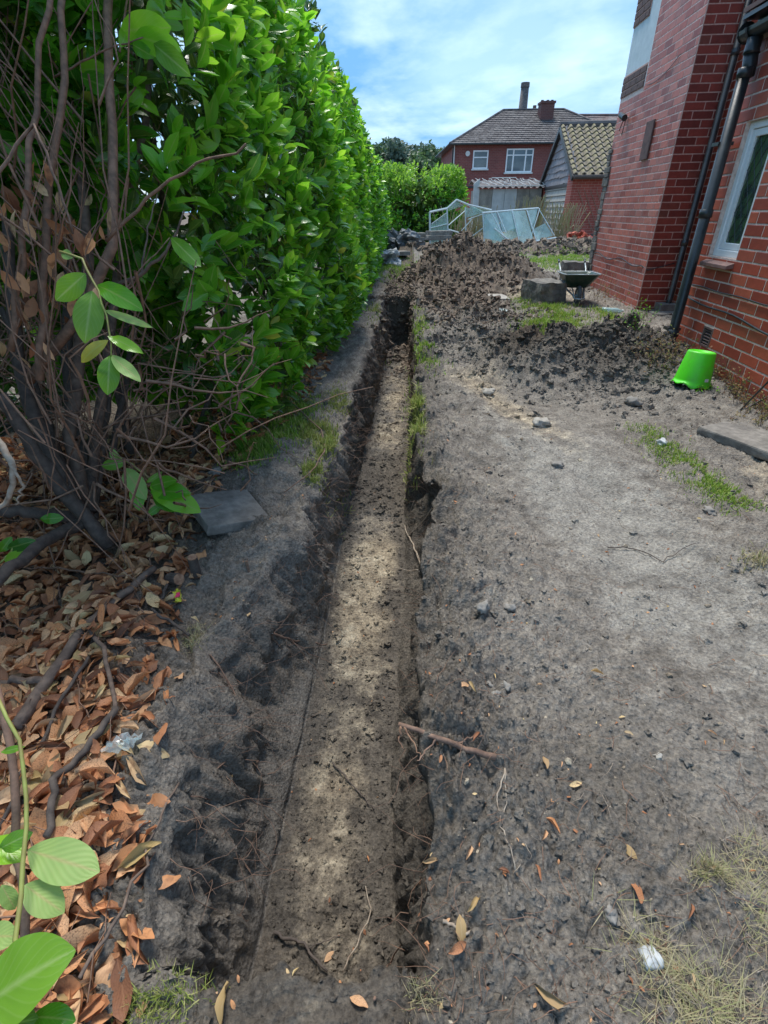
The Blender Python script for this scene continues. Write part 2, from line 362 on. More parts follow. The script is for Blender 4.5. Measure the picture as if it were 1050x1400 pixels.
MT['galv'] = simple('galvanised_tube', (.42, .46, .47), (.28, .32, .33), .45, 15, .1, .001, metal=.4)
MT['rubber'] = simple('grey_rubber', (.07, .072, .078), (.11, .11, .115), .8, 20, .2, .003)
MT['alu'] = simple('white_frame_bar', (.66, .72, .72), (.54, .60, .60), .45, 12, .05, .001)
def glass_mat(name, tint, alpha, rough=.08):
    m, nt, N, L, b, o = new_mat(name)
    b.inputs['Roughness'].default_value = rough; b.inputs['Specular IOR Level'].default_value = .8
    c = ramp(N, L, noise(N, L, 3, 7, .65), [(.35, tint), (.7, tuple(min(1, x * 1.45) for x in tint))]); L.new(c, b.inputs['Base Color'])
    t = N.new('ShaderNodeBsdfTransparent'); t.inputs[0].default_value = (.86, .97, .95, 1)
    mm = N.new('ShaderNodeMixShader')
    f = ramp(N, L, noise(N, L, 2.2, 6, .6), [(.3, (alpha * .7,) * 3), (.75, (min(1, alpha * 1.35),) * 3)])
    L.new(f, mm.inputs[0]); L.new(t.outputs[0], mm.inputs[1]); L.new(b.outputs[0], mm.inputs[2]); L.new(mm.outputs[0], o.inputs[0]); return m
MT['gh_glass'] = glass_mat('dirty_greenhouse_glass', (.44, .56, .55), .38)
MT['film'] = glass_mat('crumpled_clear_film', (.55, .6, .62), .35, .15)
MT['bottle'] = glass_mat('clear_bottle_plastic', (.5, .68, .72), .5, .12)
def winglass(name, c1, c2, sc=2.0):
    m, nt, N, L, b, o = new_mat(name); c = ramp(N, L, noise(N, L, sc, 5, .6), [(.42, c1), (.6, c2)]); L.new(c, b.inputs['Base Color'])
    b.inputs['Roughness'].default_value = .06; b.inputs['Specular IOR Level'].default_value = 1.0; bump(N, L, b, noise(N, L, sc * 6, 3), .08, .004); return m
MT['leaded'] = winglass('leaded_window_glass', (.03, .055, .045), (.07, .13, .055), 7)
MT['house_glass'] = winglass('far_window_glass', (.035, .06, .075), (.10, .14, .16), 1.2)

# ------------------------------------------------------------------ ground with the dug trench
def ip(pts, y): return np.interp(y, [p[0] for p in pts], [p[1] for p in pts])
LR = [(-400, -.53), (.3, -.52), (.55, -.55), (.93, -.62), (1.3, -.64), (1.6, -.53), (2.0, -.45), (2.35, -.42), (3.1, -.29), (4.2, -.26), (5.9, -.14), (9.1, .04), (12, .2), (4000, 200)]
RR = [(-400, .05), (.3, .04), (.55, .075), (.74, .095), (1.02, .12), (1.26, .11), (1.6, .15), (2.0, .235), (2.3, .25), (2.6, .215), (3.1, .21), (4.9, .335), (9.1, .54), (12, .7), (4000, 200.5)]
LF = [(-400, -.42), (.5, -.38), (1.1, -.345), (1.9, -.30), (3.0, -.25), (3.6, -.21), (5.1, -.09), (8.1, .085), (9.1, .12), (12, .25), (4000, 200.1)]
RF = [(-400, .0), (.5, .01), (1.1, .02), (1.6, .055), (2.15, .11), (3.1, .15), (5.1, .31), (9.1, .50), (12, .6), (4000, 200.4)]
def wob(y, s, a): return a * (np.interp(y % 64, np.arange(0, 65, .22), np.random.default_rng(s).normal(size=296)[:len(np.arange(0, 65, .22))]))
def base_h(x, y):
    z = .30 * sst(10, 15.5, y) + .04 * sst(15, 25, y)
    z = z + .09 * sst(1.6, 2.6, x) * (1 - sst(9, 12, y)) * sst(1.5, 3, y)
    def g(cx, cy, sx, sy, a, rot=0):
        dx = x - cx; dy = y - cy; c, s = math.cos(rot), math.sin(rot); u = (dx * c + dy * s) / sx; v = (-dx * s + dy * c) / sy
        return a * np.exp(-(u * u + v * v))
    z = z + np.maximum(0, 1 - np.sqrt(((x - 1.72) / 1.45) ** 2 + ((y - 11.2) / 1.5) ** 2)) ** 1.25 * .84        # main spoil heap
    z = z + g(.95, 10.7, .55, .5, .20) + g(2.9, 11.0, .6, .5, .22) + g(1.4, 9.8, .5, .4, .16) + g(2.2, 9.9, .4, .35, .10)
    z = z + g(4.3, 15.6, 1.4, .6, .20) + g(2.6, 15.6, 1.4, .5, .04) + g(5.6, 16.8, .9, .6, .16) + g(.7, 14.5, .5, .6, .2)
    z = z + g(1.95, 4.85, .62, .44, .25, -.25) + g(2.5, 4.85, .3, .3, .07) + g(1.25, 5.0, .35, .4, .13) + g(1.6, 4.35, .4, .25, .07) + g(1.45, 4.65, .55, .4, .08) + g(2.3, 4.35, .5, .22, .09) + g(1.75, 6.0, .5, .28, .14)
    z = z + g(1.15, 6.9, .6, .5, .14) + g(1.2, 8.6, .8, .8, .15) + g(.95, 7.6, .3, .5, .07)
    z = z - g(1.02, 5.95, .42, .13, .34, .05) + g(1.0, 6.25, .5, .14, .08)                       # short cross pit
    z = z + g(.36, 2.7, .16, .9, .05) + g(.3, 1.5, .16, .35, .045) + g(.27, .8, .14, .25, .02) + g(.62, 4.2, .22, .9, .05)
    z = z + g(1.35, 3.0, .5, .5, .05) + g(1.9, 1.6, .4, .6, .06) + g(.55, 1.9, .2, .4, .05) - g(1.1, 2.0, .45, .9, .07) + g(-.6, 2.9, .2, .5, .05)
    z = z - .05 * sst(-.9, -1.5, x) * (1 - sst(3, 5, y))
    z = z - g(.48, .62, .1, .07, .02) + g(.60, .52, .12, .05, .02)
    return z
ys = [-400, -60, -10, -2, -.5, -.1]
y = .1
while y < 12: ys.append(y); y += .0042 + .0046 * y
y = 12.06
while y < 32: ys.append(y); y *= 1.014
while y < 3500: ys.append(y); y *= 1.15
ys = np.array(sorted(ys + list(np.arange(8.98, 9.24, .008))))
nl, nw, nf, nr = 150, 26, 44, 330
ext = np.array([1.02, 1.06, 1.12, 1.2, 1.35, 1.6, 2, 3, 5, 9, 16, 30, 60, 140, 320, 700, 1500])
rows = len(ys); ncol = len(ext) + nl + nw + nf + nw + nr + len(ext)
X = np.zeros((rows, ncol)); Z = np.zeros((rows, ncol)); DX = np.zeros((rows, ncol)); SO = np.zeros((rows, ncol, 3))
yw = np.clip(ys, 0, 12)
lr = ip(LR, ys) + np.where((ys > .2) & (ys < 12), wob(ys, 3, .022), 0); rr_ = ip(RR, ys) + np.where((ys > .2) & (ys < 12), wob(ys, 4, .020), 0)
lf = ip(LF, ys); rf = ip(RF, ys) + .022 * noise3(np.stack([ys, ys * 0 + 9, ys * 0], 1), 6, 95) * (ys > .3) * (ys < 9); lf = lf + .012 * noise3(np.stack([ys, ys * 0 + 5, ys * 0], 1), 6, 96) * (ys > .3) * (ys < 9)
rim_n = noise3(np.stack([ys, ys * 0, ys * 0], 1), 5.0, 91); rim_m = noise3(np.stack([ys, ys * 0 + 3, ys * 0], 1), 5.5, 92); rim_f = noise3(np.stack([ys, ys * 0 + 3, ys * 0], 1), 17, 93); inr = (ys > .2) & (ys < 9.5)
rr_ = rr_ + np.where(inr, .040 * rim_n + .018 * rim_f, 0); lr = lr + np.where(inr, .035 * rim_m + .015 * rim_f, 0)
dep0 = (.50 + .05 * sst(3.2, 3.6, ys) + .10 * sst(5, 8, ys) + .12 * sst(8.0, 8.4, ys)); dep = dep0 * sst(.375, .43, ys) * (1 - sst(9.06, 9.15, ys))
uu = np.linspace(0, 7, ncol); en = .012 * np.sin(uu * 19) + .008 * np.sin(uu * 47 + 1) + .004 * np.sin(uu * 101 + 2)
depc = dep0[:, None] * sst(0, 1, (ys[:, None] - .375 - en[None]) / .06) * (1 - sst(9.06, 9.15, ys))[:, None]
S = np.linspace(0, 1, nl + 1)[1:][::-1]; SR = np.linspace(0, 1, nr + 1)[1:]
yy = np.clip(ys, 0, 14)
wl = .85 + .5 * yy; wr = .55 + .75 * yy
cl = np.concatenate([ext[::-1], S]); crr = np.concatenate([SR, ext])
c0 = len(cl)
X[:, :c0] = lr[:, None] - cl[None] * wl[:, None]
t = np.linspace(0, 1, nw)
c1 = c0 + nw
slump = (1 - sst(1.9, 2.4, ys)) * .36 + .12                 # the near left bank is a slope, further on it is steep
tz = t ** 1.3
X[:, c0:c1] = lr[:, None] + (lf - lr)[:, None] * (t[None] ** (1 / (1 + slump[:, None])) * .0 + t[None])
zprof = -(t[None] ** (1.5 * slump[:, None] + .35)) * 1.0
zprof = -sst(0, 1, t)[None] * (1 - slump[:, None]) - (t[None] ** .9) * slump[:, None]
Z[:, c0:c1] = zprof * depc[:, c0:c1]
DX[:, c0:c1] = (np.sin(np.pi * t)[None] * .9 + .1) * (.8 + .2 * sst(2.0, 2.8, ys))[:, None]
c2 = c1 + nf; tf = np.linspace(0, 1, nf + 2)[1:-1]
X[:, c1:c2] = lf[:, None] + (rf - lf)[:, None] * tf[None]; Z[:, c1:c2] = -depc[:, c1:c2]
c3 = c2 + nw
X[:, c2:c3] = rf[:, None] + (rr_ - rf)[:, None] * t[None]
X[:, c2:c3] += (.11 * np.sin(np.pi * t ** 1.6) * sst(2.9, 2.3, ys)[:, None] * sst(.5, .9, ys)[:, None])     # slightly undercut near rim
Z[:, c2:c3] = -(1 - sst(0, 1, t)[None] * .35 - t[None] * .65) * depc[:, c2:c3]
DX[:, c2:c3] = -(np.sin(np.pi * t)[None] * .9 + .1)
X[:, c3:] = rr_[:, None] + crr[None] * wr[:, None]
Yg = np.repeat(ys[:, None], ncol, 1)
Z += base_h(X, Yg)
XQ = X.copy()
P = np.stack([X, Yg, Z], -1).reshape(-1, 3)
nearm = ((P[:, 1] > .05) & (P[:, 1] < 31) & (P[:, 0] > -4) & (P[:, 0] < 12))
Q = P[nearm]; x, yv = Q[:, 0], Q[:, 1]
smooth_path = np.exp(-((x - (1.15 + .1 * (yv - 2))) / .55) ** 2) * (1 - sst(3.6, 4.6, yv)) * sst(.5, .9, yv)
rough_hp = np.clip(np.exp(-(((x - 1.9) / .9) ** 2 + ((yv - 5.0) / .8) ** 2)) + np.exp(-(((x - 1.7) / 1.5) ** 2 + ((yv - 11) / 1.6) ** 2)) * 1.3 + np.exp(-(((x - 1.1) / .7) ** 2 + ((yv - 7.6) / 1.8) ** 2)) * .9 + .9 * sst(14, 15, yv), 0, 1.6)
reg = np.zeros_like(P[:, 0]); flat = np.zeros((rows, ncol), bool); flat[:, c1:c2] = True; isf = flat.ravel()[nearm]
amp = .62 + .9 * rough_hp - .44 * smooth_path; amp[isf] *= .62
far = sst(2, 9, yv)
wq = Q + .02 * np.stack([noise3(Q, 14, 41), noise3(Q, 14, 42), noise3(Q, 14, 43)], 1)
bil = lambda f_, s_: np.minimum(np.abs(noise3(wq, f_, s_)) * 3.0, 1.3) - .5
lump = bil(9, 5); lump2 = bil(21, 9); lump3 = bil(47, 12); lump4 = bil(96, 14)
rimd = np.clip((x - ip(RR, yv)), 0, 9); bankm = np.exp(-(rimd / .22) ** 2) * (x > ip(RR, yv) - .03) * sst(.5, .9, yv); lbank = (x < ip(LR, yv) + .02) * np.exp(-((x - ip(LR, yv)) / .3) ** 2)
amp = amp + .75 * bankm + .5 * lbank
tracks = -.014 * (np.exp(-((x - 1.02 - .05 * yv) / .07) ** 2) + np.exp(-((x - 1.55 - .03 * yv) / .08) ** 2)) * sst(.8, 1.4, yv) * (1 - sst(3.4, 4.4, yv)) * (1 + noise3(Q, 3, 51))
foot = -.022 * np.clip(noise3(Q * np.array([1, .55, 1]), 6.5, 52) - .22, 0, .3) * 3 * (1 - smooth_path * .3) * (~isf)
disp = tracks + foot + .075 * bankm * (.6 + 1.5 * noise3(Q, 3.3, 53)) + .030 * bankm * bil(6.5, 54) + amp * (.075 * fbm(Q, 1.7, 2, 1) + .020 * noise3(Q, 5.2, 2) + .026 * lump * (.6 + .5 * rough_hp)) + np.minimum(amp, 1.05) * (.019 * lump2 + .0105 * lump3 + .0052 * lump4 * (1 - far))
disp += .10 * rough_hp * fbm(Q, 3.3, 3, 8) + .058 * rough_hp * (bil(7.5, 61)) + .010 * rough_hp * bil(19, 62)
dxn = DX.ravel()[nearm]
wallm = np.abs(dxn) > .05
horiz = np.where(dxn > 0, 1, -1) * wallm
wn = .052 * fbm(Q, 4.2, 3, 21) + .028 * bil(13, 22) + .016 * bil(34, 23) + .007 * bil(80, 24) + .030 * (np.minimum(np.abs(noise3(Q * np.array([.3, 1, .25]), 8, 25)) * 3, 1) - .5)
drow = (depc > .05).ravel()[nearm]
on = wallm & drow
P[nearm, 2] += np.where(on, disp * .35, disp)
P[nearm, 0] += np.where(on, wn * np.abs(dxn) , 0)
# end faces of the trench get depth wobble along y
endm = ((ys > 9.0) & (ys < 9.2)); em = np.repeat(endm[:, None], ncol, 1).ravel()[nearm]
P[nearm, 1] += np.where(em & isf, .04 * fbm(Q, 6, 2, 31), 0)
# ledge: smooth pressed strip along the foot of the near left wall
LED = np.exp(-((t - .90) / .06) ** 2)
Pm = P.reshape(rows, ncol, 3)
k = (sst(.45, .6, ys) * (1 - sst(2.2, 2.6, ys)))[:, None] * LED[None]
Pm[:, c0:c1, 0] = Pm[:, c0:c1, 0] * (1 - k) + (lf[:, None] - .055 + .055 * t[None]) * k
# soil kinds: R clay, G pale trodden, B brown heap
xx, yv2 = Pm[..., 0], Pm[..., 1]
fl = np.zeros((rows, ncol)); fl[:, c1:c2] = np.sin(np.pi * np.clip(tf, .03, .97))[None] ** .6
cl_y = .66 * np.interp(ys, [0, .45, .7, .95, 1.05, 1.25, 1.45, 1.9, 2.6, 2.9, 3.15, 3.5, 3.8, 4.4, 5.4, 7.2, 7.7, 8.2, 9], [.35, .42, .34, .42, .60, .42, .5, .68, .66, .50, .16, .16, .36, .66, .66, .50, .42, .1, 0])
SO[..., 0] = fl * cl_y[:, None]; _P = np.stack([X, Yg, Z], -1).reshape(-1, 3); SO[..., 0] *= np.clip(.95 + .75 * (noise3(_P, 1.9, 71) + .6 * noise3(_P, 5.1, 72)), .15, 1.5).reshape(rows, ncol)
SO[:, c0:c1, 0] = .30 * np.clip((t[None] - .86) * 6, 0, 1) * sst(1.2, 1.6, ys)[:, None] + .22 * t[None] * sst(4, 5.5, ys)[:, None]
SO[:, c2:c3, 0] = .18 * np.clip((.25 - t[None]) * 4, 0, 1)
ridge = lambda cx, cy, sx, sy, a, r=0: a * np.exp(-((((xx - cx) * math.cos(r) + (yv2 - cy) * math.sin(r)) / sx) ** 2 + ((-(xx - cx) * math.sin(r) + (yv2 - cy) * math.cos(r)) / sy) ** 2))
out_tr = np.ones((rows, ncol)); out_tr[:, c0:c3] = 0
SO[..., 0] += out_tr * (ridge(.95, 3.6, .18, .9, .48, .35) + ridge(2.3, 2.3, .35, .5, .55) + ridge(2.55, 8.9, .9, .7, .55) + ridge(.9, 4.4, .3, .4, .3) + ridge(3.0, 12.6, 1.2, .9, .5) + ridge(1.25, 5.3, .25, .4, .3))
SO[..., 1] += out_tr * (ridge(1.25, 2.2, .42, 1.0, .50, -.1) + ridge(.95, 2.6, .25, .9, .42) + ridge(1.45, 1.25, .3, .5, .42) + ridge(1.0, 1.45, .12, .12, .5) + ridge(.72, 4.2, .22, 1.0, .32))
SO[..., 2] = np.clip(.12 * np.clip(-(Pm[..., 2] - base_h(xx, yv2)) * 3, 0, 1) + ridge(1.75, 11, 1.7, 1.7, 1.0) + ridge(1.2, 7.9, .7, 1.6, .62) + .6 * sst(13.5, 15, yv2) + ridge(1.4, 5.2, .35, .5, .6) + ridge(-1.6, 1.6, .9, 2.5, .9), 0, 1)
idx = np.arange(rows * ncol).reshape(rows, ncol)
Qd = np.stack([idx[:-1, :-1], idx[:-1, 1:], idx[1:, 1:], idx[1:, :-1]], -1).reshape(-1, 4)
gme = fast_mesh('ground', P, Qd, None, True); gme.materials.append(MT['earth'])
DMP = np.clip(ridge(1.95, 4.85, .9, .65, 1.1, -.2) + ridge(1.5, 5.9, .5, .3, .5) + ridge(1.4, 7.2, .5, .8, .4) + out_tr * .42 * np.exp(-((xx - rr_[:, None]) / .22) ** 2) * (ys > .3)[:, None] * (ys < 5)[:, None]
    + ridge(.6, .75, .35, .3, .35) + ridge(1.75, 11, 1.2, 1.2, .35), 0, 1)
DMP[:, c0:c1] = .28 * sst(0, .25, t)[None] + .3 * sst(2.5, 4, ys)[:, None]; DMP[:, c2:c3] = .8
DMP[:, c1:c2] = np.interp(ys, [0, .5, 1.2, 2.9, 3.2, 3.7, 4.2, 7.4, 8, 9], [1, .95, .75, .35, .75, .75, .3, .3, .9, .95])[:, None] + .35 * (np.abs(tf - .5) * 2)[None] ** 3  # damp along the floor, with extra darkening towards both side edges
DMP = np.clip(DMP, 0, 1)
ca = gme.color_attributes.new('soil', 'FLOAT_COLOR', 'POINT')
ca.data.foreach_set('color', np.concatenate([np.clip(SO, 0, 1).reshape(-1, 3), 1 - DMP.reshape(-1, 1)], 1).astype(np.float32).ravel())
ground = bpy.data.objects.new('ground', gme); link(ground); tag(ground, kind='structure')

def gz(x, y):
    """height of the finished ground at (x, y)"""
    i = int(np.clip(np.searchsorted(ys, y), 1, rows - 1))
    if y - ys[i-1] < ys[i] - y: i -= 1
    j = int(np.clip(np.searchsorted(XQ[i], x), 1, ncol - 1))
    a = (x - XQ[i, j-1]) / max(1e-6, XQ[i, j] - XQ[i, j-1]); a = min(1, max(0, a))
    return float(Pm[i, j-1, 2] * (1 - a) + Pm[i, j, 2] * a)
def gzs(xs, yss): return np.array([gz(a, b) for a, b in zip(xs, yss)])
def GP(px, py, dz=0.0):
    """where the line of sight through a photo pixel meets the finished ground"""
    d = ray(px, py); lo = .2; t_ = lo; st = .01; prev = t_
    while t_ < 60:
        p = d * t_
        if CAM_H + p[2] < gz(p[0], p[1]): break
        prev = t_; t_ *= 1.01
    a, b_ = prev, t_
    for _ in range(12):
        m_ = (a + b_) / 2; p = d * m_
        if CAM_H + p[2] < gz(p[0], p[1]): b_ = m_
        else: a = m_
    p = d * b_; return Vector((p[0], p[1], gz(p[0], p[1]) + dz))

# ------------------------------------------------------------------ clods and pebbles
def ico(sub=0, seed=0, j=.22, flat=.8):
    g = (1 + 5 ** .5) / 2
    v = np.array([(-1,g,0),(1,g,0),(-1,-g,0),(1,-g,0),(0,-1,g),(0,1,g),(0,-1,-g),(0,1,-g),(g,0,-1),(g,0,1),(-g,0,-1),(-g,0,1)], float)
    f = [(0,11,5),(0,5,1),(0,1,7),(0,7,10),(0,10,11),(1,5,9),(5,11,4),(11,10,2),(10,7,6),(7,1,8),(3,9,4),(3,4,2),(3,2,6),(3,6,8),(3,8,9),(4,9,5),(2,4,11),(6,2,10),(8,6,7),(9,8,1)]
    v /= np.linalg.norm(v[0]); v = [tuple(a) for a in v]
    for _ in range(sub):
        c = {}; nf_ = []
        def mid(a, b):
            k = (min(a, b), max(a, b))
            if k not in c:
                m = np.array(v[a]) + np.array(v[b]); m /= np.linalg.norm(m); v.append(tuple(m)); c[k] = len(v) - 1
            return c[k]
        for a, b, d in f:
            ab, bd, da = mid(a, b), mid(b, d), mid(d, a); nf_ += [(a, ab, da), (b, bd, ab), (d, da, bd), (ab, bd, da)]
        f = nf_
    v = np.array(v); r = np.random.default_rng(seed)
    off = r.uniform(0, 50, 3); n = noise3(v + off, 1.5, seed) * j * 3.0 + (noise3(v + off, 3.1, seed + 3) * j * 1.2 if sub else 0) + r.normal(size=len(v)) * j * .22
    v = v * (1 + n)[:, None]; v[:, 2] *= flat; v *= np.array([1, r.uniform(.7, 1), 1])
    return v, np.array(f), np.zeros((len(v), 2))
CT = [ico(0, k, .30, .75) for k in range(6)] + [ico(1, 10 + k, .36, .72) for k in range(10)]
def rand_R(n, tilt=.6):
    a = rng.uniform(0, 2 * math.pi, n); d = np.stack([np.cos(a), np.sin(a), rng.normal(0, tilt * .5, n)], -1)
    nn = np.stack([rng.normal(0, tilt, n), rng.normal(0, tilt, n), np.ones(n)], -1); return rot_between(d, nn)
def clods(name, N_, weightfn, smin, smax, mat, power=2.6, colrange=(c0 - nl, ncol - len(ext)), yr=(.3, 12)):
    r0, r1 = np.searchsorted(ys, yr[0]), np.searchsorted(ys, yr[1])
    i = rng.integers(r0, r1, N_ * 4); j = rng.integers(colrange[0], colrange[1], N_ * 4)
    p = Pm[i, j]; w = weightfn(p[:, 0], p[:, 1]); k = rng.random(len(w)) < w; p = p[k][:N_]; n = len(p)
    s = smin * (rng.random(n) ** (-1 / power)); s = np.minimum(s, smax * rng.uniform(.5, 1, n)) * (.55 + .16 * p[:, 1])
    s = np.minimum(s, smax)
    big = s / (.55 + .16 * p[:, 1]) > .014; ti = np.where(big, rng.integers(6, 16, n), rng.integers(0, 6, n))
    p = p.copy(); p[:, 2] -= s * .05
    o = scatter(name, CT, ti, rand_R(n, .4), p, s * 1.12, mat, smooth=False)
    if mat is MT['earth']:
        src = np.concatenate([np.clip(SO, 0, 1), 1 - DMP[..., None]], -1)[i[:len(k)][k][:N_], j[:len(k)][k][:N_]]
        cols = np.concatenate([np.repeat(src[ti == q_], len(CT[q_][0]), 0) for q_ in range(len(CT)) if (ti == q_).any()])
        o.data.color_attributes.new('soil', 'FLOAT_COLOR', 'POINT').data.foreach_set('color', cols.astype(np.float32).ravel())
    tag(o, kind='stuff'); return o
E = lambda x, y, cx, cy, sx, sy: np.exp(-(((x - cx) / sx) ** 2 + ((y - cy) / sy) ** 2))
tag(clods('earth_clods', 24000, lambda x, y: .42 + .58 * E(x, y, .3, 2, .25, 2.5) - .36 * E(x, y, 1.2, 2, .5, 1.3), .0017, .022, MT['earth'], 1.8), 'grey crumbs and clods of dug earth scattered over the path', 'soil')
tag(clods('earth_lumps', 7500, lambda x, y: np.clip(E(x, y, 1.95, 4.8, .75, .65) + .8 * E(x, y, 1.3, 6.2, .8, 1.4) + .5 * E(x, y, 2.4, 4.2, .5, .4), 0, 1), .004, .034, MT['earth'], 1.3, (c3, ncol - len(ext) - 20), (3.4, 9)), 'large dark lumps of earth heaped beside the green bucket', 'soil')
tag(clods('brown_earth_lumps', 9000, lambda x, y: np.clip(E(x, y, 1.75, 11, 1.4, 1.2) + .9 * E(x, y, 1.1, 8.2, .8, 1.6), 0, 1), .005, .046, MT['clod_brown'], 1.3, (c0 - 60, ncol - len(ext)), (6.4, 13)), 'brown lumps of earth over the tall spoil heap', 'soil')
tag(clods('clay_lumps', 8500, lambda x, y: .5 + 0 * x, 0.0018, .019, MT['earth'], 1.55, (c1 + 2, c2 - 1), (.45, 8)), 'pale clay crumbs and stones along the trench floor', 'soil')
tag(clods('pale_grit', 2500, lambda x, y: .18 + .8 * E(x, y, 1.0, 3.9, .3, .9) + .6 * E(x, y, 2.5, 2.4, .5, .5), .0018, .018, MT['clod_clay'], 2.1, (c3 + 3, ncol - len(ext)), (.3, 8)), 'pale grit and small stones scattered on the trodden earth', 'soil')
o = clods('rubble_lumps', 1500, lambda x, y: .7 + 0 * x, .015, .08, MT['clod_brown'], 2.0, (c2, ncol - len(ext)), (14.3, 17)); tag(o, 'brown rubble and soil lumps in front of the fallen greenhouse', 'rubble')

# ------------------------------------------------------------------ individual stones
STO = [(740, 580, .055, 'stone_pale', 'flat beige stone lying on the earth in front of the dark earth mound'),
       (905, 606, .035, 'stone_white', 'small white stone on the strip of grass by the house'),
       (888, 1312, .022, 'stone_white', 'whitish stone beside the dry straw near the photo bottom'),
       (692, 940, .017, 'stone_grey', 'grey rounded stone, rightmost of the three at the trench edge'),
       (678, 950, .014, 'stone_grey', 'grey stone, the front one of the three at the trench edge'),
       (668, 938, .015, 'stone_grey', 'grey stone, leftmost of the three at the trench edge'),
       (660, 832, .030, 'stone_grey', 'broad grey clod like stone on the right trench lip'),
       (697, 832, .020, 'stone_grey', 'dark rounded stone next to the broad grey one on the trench lip'),
       (296, 646, .040, 'stone_grey', 'dark stone lying in dead leaves behind the left paving slab'),
       (762, 637, .032, 'stone_grey', 'dark lump of stone alone on the middle of the bare path'),
       (865, 552, .055, 'stone_grey', 'dark stone lump on the earth between mound and right paving slab'),
       (900, 1035, .010, 'stone_pale', 'tiny pale stone on the bare ground near the yellow leaf'),
       (835, 1250, .016, 'stone_grey', 'small grey stone left of the whitish one near the photo bottom'),
       (667, 538, .05, 'stone_pale', 'pale stone half buried beside the pit in the earth'),
       (970, 700, .030, 'stone_grey', 'dark stone at the right end of the grass strip')]
for i, (px, py, s, mk, lab) in enumerate(STO):
    v, f_, _ = ico(2, 60 + i, .22, .6); me = fast_mesh('stone', v * s, f_, None, True); me.materials.append(MT[mk])
    o = bpy.data.objects.new('stone', me); o.location = GP(px, py, s * .2); o.rotation_euler = (0, 0, i * 1.7); link(o)
    tag(o, lab, 'stone')

# ------------------------------------------------------------------ house on the right
A_H = math.atan(.07); chx, shx = math.cos(A_H), math.sin(A_H)
O_H = (2.444, 3.0)
def hw(xl, yl, z=0): return Vector((xl * chx + yl * shx, -xl * shx + yl * chx, z))
house = empty('brick_house', hw(*O_H), 'large red brick house with black downpipes along the right edge', 'house', rz=-A_H)
PITCHB, BL, BH, JT = .0825, .235, .0700, .012
def plate_with_holes(length, z0, z1, th, holes):
    m = MB(); xs = sorted({0, length, *[h[0] for h in holes], *[h[1] for h in holes]})
    for a, b in zip(xs[:-1], xs[1:]):
        hs = sorted([h for h in holes if h[0] <= a + 1e-6 and h[1] >= b - 1e-6], key=lambda h: h[2]); z = z0
        for h in hs:
            if h[2] > z: m.box((a, 0, z), (b, th, h[2]))
            z = h[3]
        if z < z1: m.box((a, 0, z), (b, th, z1))
    return m
brick_meshes = {}
def brick_mesh(w, mk, var):
    k = (round(w, 3), mk, var)
    if k not in brick_meshes:
        r = random.Random(hash(k) & 0xffff); m = MB(); c = .003; h = BH / 2; j = lambda: r.uniform(-.0005, .0005)
        vs = [(-w/2, 0, -h), (w/2, 0, -h), (w/2, 0, h), (-w/2, 0, h)]; fr = [(-w/2+c, -.0026+j(), -h+c), (w/2-c, -.0026+j(), -h+c), (w/2-c, -.0026+j(), h-c), (-w/2+c, -.0026+j(), h-c)]
        sd_ = [(-w/2, -.0016, -h+j()), (w/2, -.0016, -h+j()), (w/2, -.0016, h+j()), (-w/2, -.0016, h+j())]
        m.add(vs + sd_ + fr, [(0,1,5,4),(1,2,6,5),(2,3,7,6),(3,0,4,7),(4,5,9,8),(5,6,10,9),(6,7,11,10),(7,4,8,11),(8,9,10,11)])
        me = bpy.data.meshes.new('brick'); me.from_pydata(m.v, [], m.f); me.materials.append(MT[mk]); me.update(); brick_meshes[k] = me
    return brick_meshes[k]
ALLB = []
def brick_wall(name, o, rz, length, z0, z1, mort, mk, holes=(), rough=0., off=0, label=None):
    w = plate_with_holes(length, z0, z1, .2, list(holes)).build(name, MT[mort], house, (o[0] - O_H[0], o[1] - O_H[1], 0), rz=rz)
    if label: w['label'] = label
    W = Matrix.Translation(hw(o[0], o[1])) @ Matrix.Rotation(rz - A_H, 4, 'Z')
    n = int((z1 - z0) / PITCHB)
    for r in range(n):
        zc = z0 + (r + .5) * PITCHB
        iv = [(0, length)]
        for h in holes:
            if zc + BH/2 > h[2] and zc - BH/2 < h[3]:
                iv = [q for a, b in iv for q in ((a, min(b, h[0])), (max(a, h[1]), b)) if q[1] - q[0] > .02]
        x_ = -(BL * .5 if (r + off) % 2 else 0)
        while x_ < length:
            for a, b in iv:
                s_, e_ = max(x_, a), min(x_ + BL, b)
                if e_ - s_ > .035:
                    wd = round(e_ - s_ - JT, 3); ALLB.append((w, W, ((s_ + e_) / 2, random.uniform(-rough, rough), zc + random.uniform(-.0008, .0008)), wd, mk))
            x_ += BL
    return w
WT, WB = 1.845, .945
wy0, wy1 = 4.50, 4.935                      # window along the wall (house y)
vy0, vy1 = 4.50, 4.655
w1 = brick_wall('wall', (2.444, 5.09), -math.pi/2, 4.44, -.3, 2.42, 'mortar', 'brick',
                holes=[(5.09 - wy1, 5.09 - wy0, WB, WT), (5.09 - vy1, 5.09 - vy0, .2725, .4275)])
w2 = brick_wall('wall', (3.015, 10.07), -math.pi/2, 2.436, -.3, 6.0, 'mortar_red', 'brick_weathered', rough=.0005, holes=[(0, .945, 2.72, 6.0)], label='tall weathered brick side wall')
w3 = brick_wall('wall', (3.018, 7.63), 0, .4645, -.3, 6.0, 'mortar_dark', 'brick_dark', off=1, label='narrow shaded brick face behind the downpipes')
w5 = brick_wall('wall', (3.48, 7.628), -math.pi/2, 2.5, -.3, 2.43, 'mortar', 'brick')
w4 = brick_wall('wall', (3.48, 7.628), -math.pi/2, 4.6, 2.43, 6.0, 'mortar', 'brick', holes=[(7.628 - 5.6, 7.628 - 4.5, 3.30, 4.5)])
